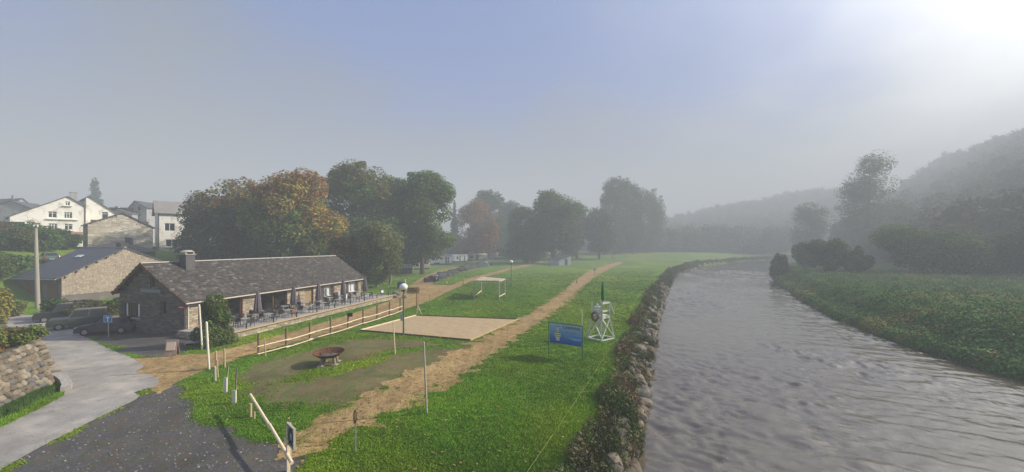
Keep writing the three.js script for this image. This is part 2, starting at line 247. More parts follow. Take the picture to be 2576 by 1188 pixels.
// stones shaped once and shared
function stoneGeo(seed, w = 1, h = 1, d = 1) {
  const g = new THREE.IcosahedronGeometry(0.5, 1), p = g.attributes.position, o = seed * 13.7;
  for (let i = 0; i < p.count; i++) { const v = V3().fromBufferAttribute(p, i); const c = Math.pow(Math.pow(Math.abs(v.x), 4) + Math.pow(Math.abs(v.y), 4) + Math.pow(Math.abs(v.z), 4), 0.25); v.multiplyScalar(0.5 / c * (1 + 0.28 * noise3(v.x * 2.4 + o, v.y * 2.4, v.z * 2.4))); p.setXYZ(i, v.x * w, v.y * h, v.z * d); }
  const uv = g.attributes.uv; for (let i = 0; i < uv.count; i++) uv.setXY(i, p.getX(i) * 0.5 + seed * 0.31, p.getY(i) * 0.5 + p.getZ(i) * 0.4); g.computeVertexNormals(); return g;
}
const STONES = [1, 2, 3, 4, 5, 6, 7].map((s) => stoneGeo(s));
const stoneMats = [[0.23, 0.19, 0.14], [0.3, 0.255, 0.19], [0.17, 0.15, 0.12], [0.36, 0.31, 0.235], [0.21, 0.17, 0.12], [0.19, 0.18, 0.165]].map((c) => std(c, 0.92, { map: T.mottle, flatShading: true }));
{ // stone facing of the near bank
  const r = rng(11), bank = thing('riverbank_facing', 'rough stone blocks facing the riverbank below the lawn', null); bank.userData.kind = 'structure';
  let n = 0;
  for (let d = 9.5; d < 75 && n < 300; ) {
    const s = (0.42 + 0.3 * r()) * (1 + d / 110), t0 = bankTop(d), t1 = waterLeft(d);
    for (const q of [0.45, 0.72, 0.95]) { if (q === 0.45 && r() < 0.4) continue; if (n >= 300) break;
      const t = q + 0.12 * (r() - 0.5), x = lerp(t0, t1, t), z = -d - 0.3 * (r() - 0.5), o = part('stone', STONES[Math.floor(r() * 7)], stoneMats[Math.floor(r() * 6)], bank); n++;
      o.position.set(x, ground(x, z) + 0.06 * s, z); o.rotation.set((r() - 0.5) * 0.8, r() * 6.3, (r() - 0.5) * 0.8); o.scale.set(s * (0.8 + 0.6 * r()), s * (0.55 + 0.35 * r()), s * (0.7 + 0.4 * r())); }
    d += s * 0.72;
  }
}
// ---------- plants ----------
function leafCloud(clumps, count, size, r, flat = 0.45) { // many leaf-sized faces spread through clumps; each clump: {x,y,z,rx,ry,c}
  const P = new Float32Array(count * 18), C = new Float32Array(count * 18), N = new Float32Array(count * 18); const wsum = clumps.map((c) => c.rx * c.rx); let tot = 0; const cum = wsum.map((w) => (tot += w));
  const a = V3(), b = V3(), n = V3(), p = V3(), up = V3();
  for (let i = 0; i < count; i++) {
    const q = r() * tot; let k = 0; while (cum[k] < q) k++; const c = clumps[k];
    let x, y, z, l; do { x = r() * 2 - 1; y = r() * 2 - 1; z = r() * 2 - 1; l = x * x + y * y + z * z; } while (l > 1 || l < 0.01); l = Math.sqrt(l); const rad = 0.45 + 0.6 * Math.pow(r(), 0.6);
    x /= l; y /= l; z /= l; p.set(c.x + x * rad * c.rx, c.y + y * rad * c.ry, c.z + z * rad * c.rx);
    n.set(x * 0.6 + (r() - 0.5) * 1.2, y * 0.6 + flat + (r() - 0.5) * 0.9, z * 0.6 + (r() - 0.5) * 1.2).normalize();
    up.set(r() - 0.5, r() - 0.5, r() - 0.5); a.crossVectors(n, up).normalize(); b.crossVectors(n, a);
    const s = size * (0.6 + 0.8 * r()), w = s * 0.55, j = 0.9 + 0.6 * r(), g = c.c[Math.floor(r() * c.c.length)], bend = s * 0.18;
    const v = [[a.x * -s, a.y * -s, a.z * -s, 0], [b.x * -w, b.y * -w, b.z * -w, bend], [a.x * s, a.y * s, a.z * s, 0], [b.x * w, b.y * w, b.z * w, bend]];
    [0, 1, 2, 0, 2, 3].forEach((m, t) => { const o = i * 18 + t * 3, e = v[m]; P[o] = p.x + e[0] + n.x * e[3]; P[o + 1] = p.y + e[1] + n.y * e[3]; P[o + 2] = p.z + e[2] + n.z * e[3]; N[o] = n.x; N[o + 1] = n.y; N[o + 2] = n.z; C[o] = g[0] * j; C[o + 1] = g[1] * j; C[o + 2] = g[2] * j; });
  }
  const geo = new THREE.BufferGeometry(); geo.setAttribute('position', new THREE.BufferAttribute(P, 3)); geo.setAttribute('normal', new THREE.BufferAttribute(N, 3)); geo.setAttribute('color', new THREE.BufferAttribute(C, 3)); return geo;
}
const G1 = [0.06, 0.125, 0.026], G2 = [0.105, 0.185, 0.04], G3 = [0.036, 0.076, 0.02], OL = [0.1, 0.115, 0.035], YE = [0.36, 0.27, 0.04], OR = [0.38, 0.155, 0.03], RU = [0.23, 0.085, 0.03], BR = [0.09, 0.05, 0.025], GO = [0.25, 0.2, 0.045], DG = [0.025, 0.05, 0.022], GY = [0.07, 0.08, 0.05], PL = [0.2, 0.21, 0.085];
// a broad tree: h height, w crown width, low: where the crown starts; tint(x, y, z in -1..1 of the crown) gives its leaf colours
function makeTree(name, label, pos, h, w, low, leaves, size, seed, tint, group, opt = {}) {
  low *= 0.6; leaves = Math.round(leaves * 2.1); size *= 0.85;
  const r = rng(seed), t = thing(name, label, 'tree', pos, 0, group), cy = (low + h) / 2, ry = (h - low) / 2, rx = w / 2, clumps = [], nC = Math.round((opt.clumps ?? 44) * 1.6);
  for (let i = 0; i < nC; i++) { const y = (r() * 2 - 1) * 0.88, an = r() * 6.283, wide = Math.pow(1 - Math.pow(Math.abs(y), y > 0 ? 2.2 : 3.2), 0.6), qr = wide * (i < nC * 0.25 ? 0.45 * r() : 0.55 + 0.3 * r()), x = Math.cos(an) * qr, z = Math.sin(an) * qr, k = 1; const cr = (rx * 0.65 + ry * 0.35) * (opt.lump ?? 0.3) * (0.75 + 0.5 * r());
    const yy = y * k, taper = opt.taper ? 1 - opt.taper * Math.max(0, yy) : 1;
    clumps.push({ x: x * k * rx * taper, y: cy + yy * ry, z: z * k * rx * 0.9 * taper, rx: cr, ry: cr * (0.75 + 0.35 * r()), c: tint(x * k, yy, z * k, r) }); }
  for (let i = 0; i < nC * 0.9; i++) { const c = clumps[Math.floor(r() * nC)], a = r() * 6.28, cr = c.rx * (0.22 + 0.25 * r()); clumps.push({ x: c.x + Math.cos(a) * c.rx * 0.82, y: c.y + (r() - 0.3) * c.ry * 1.5, z: c.z + Math.sin(a) * c.rx * 0.82, rx: cr * 1.1, ry: cr * 0.6, c: c.c }); }
  const b = new Build(), tr = opt.trunk ?? h * 0.022, lean = opt.lean ?? 0; b.bar(V3(0, -0.3, 0), V3(lean * 0.4, low * 0.9 + ry * 0.2, 0), tr * 1.25, undefined, tr * 0.85, 9); b.bar(V3(lean * 0.4, low * 0.9 + ry * 0.2, 0), V3(lean, cy + ry * 0.3, 0), tr * 0.85, undefined, tr * 0.3, 7);
  for (let i = 0; i < Math.min(9, nC); i++) { const c = clumps[(i * 3) % nC], y0 = lerp(low * 0.75, cy, r()); b.bar(V3(lean * 0.4, y0, 0), V3(c.x * 0.85, Math.max(c.y, y0 + 0.6), c.z * 0.85), tr * 0.4, undefined, tr * 0.12, 5); }
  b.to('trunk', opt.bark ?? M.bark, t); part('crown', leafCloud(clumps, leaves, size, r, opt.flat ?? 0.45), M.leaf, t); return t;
}
function makeBush(name, label, pos, h, w, leaves, size, seed, cols, group, category = 'bush') {
  const r = rng(seed), t = thing(name, label, category, pos, 0, group), cl = [], n = 14;
  for (let i = 0; i < n; i++) { const a = r() * 6.28, q = Math.sqrt(r()) * 0.62, y = (0.25 + 0.55 * r()) * (1 - 0.35 * q); cl.push({ x: Math.cos(a) * q * w / 2, y: h * y, z: Math.sin(a) * q * w / 2, rx: w * (0.13 + 0.1 * r()), ry: h * (0.16 + 0.1 * r()), c: cols }); }
  const b = new Build(); for (let i = 0; i < 6; i++) b.bar(V3((r() - 0.5) * w * 0.12, -0.2, (r() - 0.5) * w * 0.12), V3(cl[i].x, cl[i].y, cl[i].z), 0.05 + 0.008 * h, undefined, 0.02, 5);
  b.to('stem', M.bark, t); part('foliage', leafCloud(cl, leaves, size, r), M.leaf, t); return t;
}
const treeAt = (u, vb, d) => { const p = vb === null ? DP(u, 617, d) : onGround(u, vb); p.y = ground(p.x, p.z); return p; };
{ // trees behind the restaurant
  const big = 'trees behind the restaurant';
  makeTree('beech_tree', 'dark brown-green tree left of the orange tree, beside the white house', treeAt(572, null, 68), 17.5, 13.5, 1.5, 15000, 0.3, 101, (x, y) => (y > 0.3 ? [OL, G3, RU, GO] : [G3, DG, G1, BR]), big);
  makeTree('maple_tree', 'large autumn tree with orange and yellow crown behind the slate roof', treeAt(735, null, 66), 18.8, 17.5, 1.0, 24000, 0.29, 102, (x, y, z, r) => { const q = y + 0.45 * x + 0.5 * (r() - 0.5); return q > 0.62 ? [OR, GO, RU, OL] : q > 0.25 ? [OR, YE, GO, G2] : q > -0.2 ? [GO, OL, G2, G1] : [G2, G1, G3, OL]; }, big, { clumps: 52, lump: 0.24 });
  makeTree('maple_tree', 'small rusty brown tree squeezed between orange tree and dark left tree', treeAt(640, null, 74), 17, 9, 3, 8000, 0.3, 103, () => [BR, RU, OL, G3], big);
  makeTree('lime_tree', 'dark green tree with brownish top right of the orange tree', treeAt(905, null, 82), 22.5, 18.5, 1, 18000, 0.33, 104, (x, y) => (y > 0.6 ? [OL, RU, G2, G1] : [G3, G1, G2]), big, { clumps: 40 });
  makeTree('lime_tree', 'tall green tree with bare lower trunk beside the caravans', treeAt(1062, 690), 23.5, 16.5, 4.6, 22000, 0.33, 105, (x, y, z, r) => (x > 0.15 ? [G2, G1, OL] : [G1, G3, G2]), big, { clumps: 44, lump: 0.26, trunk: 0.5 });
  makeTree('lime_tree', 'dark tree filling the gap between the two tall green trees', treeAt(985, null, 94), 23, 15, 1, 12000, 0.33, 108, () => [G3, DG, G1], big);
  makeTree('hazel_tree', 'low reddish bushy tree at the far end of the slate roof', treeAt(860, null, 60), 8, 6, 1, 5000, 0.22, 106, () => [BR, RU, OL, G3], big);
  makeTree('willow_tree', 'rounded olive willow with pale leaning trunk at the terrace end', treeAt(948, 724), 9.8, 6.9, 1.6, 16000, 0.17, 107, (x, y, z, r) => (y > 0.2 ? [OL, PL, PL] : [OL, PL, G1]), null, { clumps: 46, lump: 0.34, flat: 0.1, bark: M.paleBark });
  const lt = thing('bare_tree_trunk', 'pale leaning bare trunk beside the olive willow', 'trunk', treeAt(982, 716)), q = new Build(); q.bar(V3(-0.15, -0.2, 0), V3(0.15, 2.0, 0), 0.24, undefined, 0.2, 8).bar(V3(0.15, 1.95, 0), V3(0.45, 4.0, 0.1), 0.2, undefined, 0.12, 8); q.to('trunk_wood', M.paleBark, lt); new Build().bar(V3(0.2, 2.2, 0), V3(-0.4, 3.6, 0.2), 0.09, undefined, 0.04, 6).to('branch', M.paleBark, lt);
  // misty trees farther down the camp
  const mid = 'misty trees down the camp';
  makeTree('misty_tree', 'misty reddish-brown tree behind the white mobile homes', treeAt(1195, null, 165), 25, 19, 2, 9000, 0.5, 111, (x, y) => [RU, OL, OR, BR], mid);
  makeTree('misty_tree', 'misty dark tree rising behind the reddish tree', treeAt(1228, null, 185), 31, 16, 3, 8000, 0.55, 112, () => [G1, G3], mid);
  makeTree('misty_tree', 'pale misty tree in the gap right of the reddish tree', treeAt(1278, null, 200), 28, 17, 3, 7000, 0.55, 113, () => [G1, GY], mid);
  makeTree('misty_tree', 'misty green tree left of the tree beside the white shed', treeAt(1325, null, 150), 22, 17, 1, 8000, 0.45, 114, () => [G1, G2, G3], mid);
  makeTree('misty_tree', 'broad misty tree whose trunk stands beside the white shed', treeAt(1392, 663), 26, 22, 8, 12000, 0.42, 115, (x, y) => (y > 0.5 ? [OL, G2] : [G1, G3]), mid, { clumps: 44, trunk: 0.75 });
  makeTree('misty_tree', 'slim misty tree with its trunk just right of the shed roof', treeAt(1452, 650), 25, 11, 6, 7000, 0.45, 116, () => [OL, G1, G2], mid, { trunk: 0.55 });
  makeTree('misty_tree', 'nearest tree of the misty riverside row, with low dark crown', treeAt(1507, 652), 24, 13, 5, 8000, 0.45, 117, () => [G1, G3], mid, { trunk: 0.5 });
  makeTree('misty_tree', 'tallest misty tree with a ragged top in the riverside row', treeAt(1548, 640), 41, 17, 7, 8000, 0.5, 118, () => [G1, GY], mid, { lump: 0.24, trunk: 0.5 });
  makeTree('misty_tree', 'misty tree standing second from the right end of the riverside row', treeAt(1590, 638), 39, 17, 7, 8000, 0.5, 119, () => [G1, G3], mid, { trunk: 0.5 });
  makeTree('misty_tree', 'last misty tree at the right end of the riverside row', treeAt(1632, 636), 36, 19, 5, 8000, 0.5, 120, () => [GY, G1], mid, { trunk: 0.5 });
  const c = thing('conifer_tree', 'dim pointed conifer on the misty slope behind the white house', 'tree', treeAt(238, null, 165)), r = rng(130), cl = []; for (let i = 0; i < 26; i++) { const y = i / 25; for (let k = 0; k < 2; k++) { const a = r() * 6.3, q = (1 - y) * 2.6; cl.push({ x: Math.cos(a) * q * 0.6, y: 2 + y * 15.5, z: Math.sin(a) * q * 0.6, rx: 0.5 + (1 - y) * 1.6, ry: 0.7, c: [DG, G3] }); } }
  new Build().bar(V3(0, -0.5, 0), V3(0, 16, 0), 0.35, undefined, 0.08).to('trunk', M.bark, c); part('crown', leafCloud(cl, 6000, 0.3, r), M.leaf, c); c.scale.set(1.7, 1.6, 1.7);
  const c2 = thing('conifer_tree', 'faint distant tree in the gap right of the tall green tree', 'tree', treeAt(1143, null, 190)); new Build().bar(V3(0, -0.5, 0), V3(0, 22, 0), 0.35, undefined, 0.08).to('trunk', M.bark, c2); { const r2 = rng(131), k2 = cl.map((e) => ({ ...e, y: e.y * 1.45 })); part('crown', leafCloud(k2, 4000, 0.4, r2), M.leaf, c2); }
}
{ // hedge behind the caravans
  [1095, 1140, 1180, 1222, 1266, 1310, 1352, 1430].forEach((u, i) => makeBush('camp_hedge', ['dark hedge clump behind the navy caravan', 'dark hedge clump below the small distant white house', 'hedge clump behind the flat-roofed mobile home', 'hedge clump behind the grey awning caravan', 'hedge clump behind the dark flat-roofed caravan', 'hedge clump behind the small white caravan', 'hedge clump just left of the distant globe lamp', 'misty hedge clump right behind the white shed'][i], treeAt(u, null, 176), 6 + (i % 3) * 0.7, 10.5, 3000, 0.34, 230 + i, [G3, G1, DG], 'hedge clumps behind the caravans'));
}
{ // right bank bushes and tall tree
  const grp = 'bushes on the far bank';
  makeBush('waterside_bush', 'dark bush overhanging the water at the left tip of the far bank', treeAt(1962, null, 92), 7.5, 5, 5000, 0.26, 201, [G1, G3, OL], grp);
  makeBush('waterside_bush', 'misty bush just right of the bush at the water tip', treeAt(2022, null, 96), 8, 6, 5000, 0.28, 202, [G1, GY, G3], grp);
  makeBush('waterside_bush', 'rounded dark bush midway between water tip and tall misty tree', treeAt(2078, null, 84), 8.5, 8.5, 7000, 0.28, 203, [G1, G3, OL], grp);
  makeBush('waterside_bush', 'small bush at the foot of the tall misty tree', treeAt(2160, null, 78), 6.3, 5.5, 5000, 0.26, 204, [G1, OL, GY], grp);
  makeBush('waterside_bush', 'large rounded bush, biggest on the far bank', treeAt(2350, null, 78), 12.6, 20, 16000, 0.27, 205, [G1, OL, G2, G3], grp);
  makeBush('waterside_bush', 'brownish bush at the right edge of the picture', treeAt(2545, null, 74), 11.5, 15, 9000, 0.27, 206, [OL, BR, G1], grp);
  makeBush('waterside_bush', 'pale misty bush behind the largest far bank bush', treeAt(2250, null, 120), 16, 17, 8000, 0.32, 207, [GY, G1, OL], grp);
  makeTree('tall_poplar_tree', 'tall slender misty tree rising from the far bank', treeAt(2185, null, 150), 42, 19, 6, 9000, 0.36, 208, (x, y) => [GY, OL, G1], null, { taper: 0.35 });
  makeTree('tall_poplar_tree', 'faint misty tree on the far bank between the bushes and the bend', treeAt(2040, null, 190), 27, 17, 3, 5000, 0.45, 209, () => [GY, G1], null);
}
function scatter(name, geo, mat, list, label, category) { // list: {p, s:[sx,sy,sz], ry, rx, c}
  const m = new THREE.InstancedMesh(geo, mat, list.length), q = new THREE.Quaternion(), e = new THREE.Euler(), c = new THREE.Color(), X = new THREE.Matrix4();
  list.forEach((o, i) => { e.set(o.rx ?? 0, o.ry, o.rz ?? 0, 'YXZ'); q.setFromEuler(e); X.compose(o.p, q, V3(...o.s)); m.setMatrixAt(i, X); c.setRGB(...o.c); m.setColorAt(i, c); });
  m.name = numbered(name); tag(m, label, category, null, 'stuff'); scene.add(m); return m;
}
const blade = (n, h, w, spread, r) => { const P = []; for (let i = 0; i < n; i++) { const a = r() * 6.3, x = (r() - 0.5) * spread, z = (r() - 0.5) * spread, k = h * (0.6 + 0.5 * r()), lx = Math.cos(a + 1.3) * k * (0.15 + 0.5 * r()), lz = Math.sin(a + 1.3) * k * 0.4; const dx = Math.cos(a) * w, dz = Math.sin(a) * w; P.push(x - dx, 0, z - dz, x + dx, 0, z + dz, x + lx, k, z + lz); } const g = new THREE.BufferGeometry(); g.setAttribute('position', new THREE.Float32BufferAttribute(P, 3)); g.computeVertexNormals(); return g; };
const instMat = std([1, 1, 1], 0.8, { side: THREE.DoubleSide });
{ // grass tufts on the lawn, in the places that no path or yard takes
  const r = rng(301), list = [], free = (x, z) => F.road(x, z) < 0 && F.gravel(x, z) < 0.1 && F.earth(x, z) < 0.05 + 0.9 * r() * r() && F.path(x, z) < 0.05 + 0.25 * r() * r() * r() && F.track(x, z) < 0.04 + 1.1 * r() * r() * r() && F.sand(x, z) < -0.12;
  for (let n = 0; n < 620000 && list.length < 150000; n++) {
    const d = 9.5 + 95 * Math.pow(r(), 2.4), x = lerp(-d * 1.38, Math.min(bankTop(d) + 0.4, d * 1.4), r()), z = -d; if (x < -27 && d < 17) continue;
    if (x < -20 && F.parking(x, z) > 0.2 * r()) continue;
    if (buildingFloor(x, z) || !free(x, z)) continue;
    if (d > 60 && r() < (d - 60) / 45) continue; const wear = 1 + 0.7 * fbm(x * 0.18, z * 0.18, 44, 4), n1 = fbm(x * 0.35, z * 0.35, 15, 3), k = 0.85 + 0.3 * r() + 0.4 * n1, yl = 0.8 * Math.max(0, fbm(x * 0.14, z * 0.14, 18, 2) + 0.1) + 0.15 * r() * r(); const s = (0.7 + 0.7 * r()) * (1 + 0.6 * Math.max(0, n1)) * (1 + d / 60);
    list.push({ p: V3(x, 0, z), s: [s, s * (0.55 + 0.5 * r()), s], ry: r() * 6.3, c: [(0.12 + 0.26 * yl) * k * wear, (0.26 + 0.13 * yl) * k * wear, 0.018 * k] });
  }
  scatter('grass', blade(7, 0.05, 0.01, 0.2, rng(302)), instMat, list, 'short mown green grass of the camp lawn', 'grass');
}
function buildingFloor(x, z) { const dx = x + 24.5, dz = z + 28.6, t = 0.242 * dx - 0.97 * dz, q = 0.97 * dx + 0.242 * dz; return t > -1 && t < 22 && q < 4.5 && q > -7; }
{ // undergrowth on the near bank
  const sprig = (seed) => { const r = rng(seed), cl = []; for (let i = 0; i < 4; i++) cl.push({ x: (r() - 0.5) * 0.25, y: 0.25 + 0.5 * r(), z: (r() - 0.5) * 0.25, rx: 0.18, ry: 0.28, c: [[1, 1, 1]] }); const g = leafCloud(cl, 24, 0.045, r, 0.1); const b = blade(16, 0.9, 0.012, 0.35, r); b.setAttribute('color', new THREE.BufferAttribute(new Float32Array(b.attributes.position.count * 3).fill(0.8), 3)); return mergeGeometries([g, b]); };
  const m = std([1, 1, 1], 0.85, { side: THREE.DoubleSide, vertexColors: true }), lists = [[], []], r = rng(311), cols = [[0.14, 0.12, 0.055], [0.09, 0.085, 0.045], [0.07, 0.1, 0.028], [0.1, 0.145, 0.035], [0.23, 0.19, 0.1], [0.13, 0.085, 0.05]];
  for (let n = 0; n < 44000; n++) { const d = 9 + 240 * Math.pow(r(), 2.3), a = bankTop(d), b = waterLeft(d), q = 0.16 + Math.pow(r(), 1.2) * 0.85 + 0.3 * fbm(d * 0.45, 3), x = lerp(a, b, q), z = -d, cl = fbm(d * 0.45, q * 2, 7, 3); if (q > 0.6 && cl < 0.0 && r() < 0.7) continue; if (cl < -0.12 && r() < 0.85) continue;
    const c = cols[Math.min(5, Math.max(0, Math.floor((0.5 + 1.2 * fbm(d * 0.25 + 9, q, 9, 3)) * 6 + (r() - 0.5) * 2)))], k = 0.7 + 0.6 * r(), s = (0.3 + 0.45 * r() + 1.0 * Math.max(0, cl)) * (q < 0.12 ? 0.6 : 1) * (1 + d / 220); lists[n % 2].push({ p: V3(x, ground(x, z) - 0.03, z), s: [s, s * 0.9, s], ry: r() * 6.3, rx: (r() - 0.5) * 0.5, c: [c[0] * k, c[1] * k, c[2] * k] }); }
  scatter('bank_undergrowth', sprig(1), m, lists[0], 'brown and green weeds along the top of the stone bank', 'undergrowth');
  scatter('bank_undergrowth', sprig(2), m, lists[1], 'tangled dry stalks between the stones of the near bank', 'undergrowth');
  const clumpG = (() => { const q = rng(5), cl = []; for (let i = 0; i < 7; i++) cl.push({ x: (q() - 0.5) * 0.8, y: 0.15 + 0.4 * q(), z: (q() - 0.5) * 0.8, rx: 0.3, ry: 0.25, c: [[1, 1, 1]] }); const lg = leafCloud(cl, 90, 0.075, q, 0.5), bg = blade(40, 0.6, 0.016, 1.0, q); bg.setAttribute('color', new THREE.BufferAttribute(new Float32Array(bg.attributes.position.count * 3).fill(1), 3)); return mergeGeometries([lg, bg]); })(), list = [], rr = rng(321);
  for (let n = 0; n < 40000 && list.length < 15000; n++) { const d = 14 + 110 * Math.pow(rr(), 1.5), x0 = waterRight(d) - 0.5, x = x0 + (rr() < 0.4 ? 4 * rr() : 45 * rr()), z = -d; if (x / d > 1.45) continue; const e = hillSide(x, z); if (e > 60) continue; const k = 0.6 + 0.7 * rr(), w = fbm(x * 0.1, z * 0.1, 21, 3), s = 0.7 + 0.7 * rr() + 0.7 * Math.max(0, w); list.push({ p: V3(x, ground(x, z) - 0.05, z), s: [s, s * (0.7 + 0.5 * rr()), s], ry: rr() * 6.3, c: w > 0.14 ? [0.22 * k, 0.24 * k, 0.06 * k] : rr() < 0.06 ? [0.24 * k, 0.18 * k, 0.08 * k] : [0.11 * k, 0.21 * k, 0.05 * k] }); }
  scatter('riverside_undergrowth', clumpG, m, list, 'dense green weeds covering the far bank above the water', 'undergrowth');
  // wood on the hillside
  const tg = (() => { const q = rng(8), cl = []; for (let i = 0; i < 14; i++) { const y = q(); cl.push({ x: (q() - 0.5) * 4, y: 3 + y * 8, z: (q() - 0.5) * 4, rx: 1.9 * (1.15 - 0.6 * y), ry: 1.6, c: [[1, 1, 1]] }); } return leafCloud(cl, 420, 0.62, q, 0.4); })(), hl = [], hr = rng(331);
  for (let n = 0; n < 40000 && hl.length < 7000; n++) { const d = 520 * hr() - 30, x = 30 + 560 * hr(), z = -d, e = hillSide(x, z), end = d > 238 && x > 62 && x < bankTop(d) - 5; if (!end && (e < 68 || e > 330 || x < waterRight(d) + 14)) continue; const k = 0.6 + 0.7 * hr(), s = 0.9 + 0.55 * hr(), p = V3(x, ground(x, z) - 0.5, z), q = hr(); hl.push({ p, s: [s, s * (0.9 + 0.35 * hr()), s], ry: hr() * 6.3, c: q < 0.55 ? [0.05 * k, 0.075 * k, 0.026 * k] : q < 0.8 ? [0.09 * k, 0.085 * k, 0.03 * k] : [0.12 * k, 0.075 * k, 0.03 * k] }); }
  scatter('hillside_wood', tg, m, hl, 'dim wooded hillside above the far bank in the mist', 'wood');
}
// ---------- restaurant and its terrace ----------
const AX = V3(0.242, 0, -0.97), NX = V3(0.97, 0, 0.242), W0 = V3(-24.5, 0, -28.6), TURN = Math.atan2(0.97, 0.242);   // local +x runs along the front, local +z points at the river
const restTurn = Math.atan2(-AX.z, AX.x);
const RL = (x, y, z) => V3(W0.x + AX.x * x + NX.x * z, y, W0.z + AX.z * x + NX.z * z);   // along the front, up, out from the front
const uToFront = (u, off = 0) => { const r = (u - CENTRE_U) / FOCAL, p = RL(0, 0, off); return (-r * p.z - p.x) / (AX.x + r * AX.z); };
// courses of stones laid over a flat wall; hAt(x) is the top, holes are [x0, x1, y0, y1]
function courses(b, put, width, hAt, holes, r, pal, ch = 0.1, len = [0.16, 0.5], deep = 0.1) {
  for (let y = 0; y < 9;) { const hh = ch * (0.7 + 0.6 * r()); let any = false;
    for (let x = 0; x < width;) { let L = lerp(len[0], len[1], r()); const h = holes.find((q) => y + hh > q[2] + 0.02 && y < q[3] - 0.02 && x + L > q[0] && x < q[1]);
      if (h) { if (x >= h[0] - 0.03) { x = h[1]; continue; } L = h[0] - x; } L = Math.min(L, width - x); const xm = x + L / 2;
      if (y + hh * 0.8 < hAt(xm)) { any = true; const c = pal[Math.floor(r() * pal.length)], k = 0.8 + 0.4 * r(); put(b, xm, y + hh / 2, L - 0.014, hh - 0.012, deep * (0.8 + 0.5 * r()), [c[0] * k, c[1] * k, c[2] * k], (r() - 0.5) * 0.04); }
      x += L; if (L < 1e-3) x += 0.02; }
    y += hh; if (!any && y > 0.5) break; }
}
const LIT_STONE = [[0.54, 0.44, 0.31], [0.46, 0.37, 0.26], [0.6, 0.52, 0.38], [0.38, 0.31, 0.23], [0.48, 0.44, 0.38]], SHADED_STONE = [[0.22, 0.2, 0.18], [0.17, 0.16, 0.155], [0.27, 0.24, 0.2], [0.2, 0.165, 0.14]];  // one stone twice: front palette painted sunlit, gable palette painted in shade
function windowIn(parent, x, y, z, w, h, cols, mFrame, mGlass, opt = {}) { // faces local +z; bars between panes are their own bits of the frame
  const f = new Build(), t = opt.t ?? 0.06; f.box(x, y + h / 2 - t / 2, z, w, t, 0.08).box(x, y - h / 2 + t / 2, z, w, t, 0.08); for (let i = 0; i <= cols; i++) f.box(x - w / 2 + t / 2 + (w - t) * i / cols, y, z + 0.002, t, h - 2 * t, 0.078); if (opt.rail) f.box(x, y + h / 2 - h * opt.rail, z + 0.003, w - 2 * t, t * 0.8, 0.076);
  const fr = f.to('window', mFrame, parent); for (let i = 0; i < cols; i++) { const pw = (w - t) / cols - t; part('pane', new THREE.BoxGeometry(pw, h - 2 * t, 0.012).translate(x - w / 2 + t + pw / 2 + i * (w - t) / cols, y, z - 0.01), mGlass, fr); }
  return fr;
}
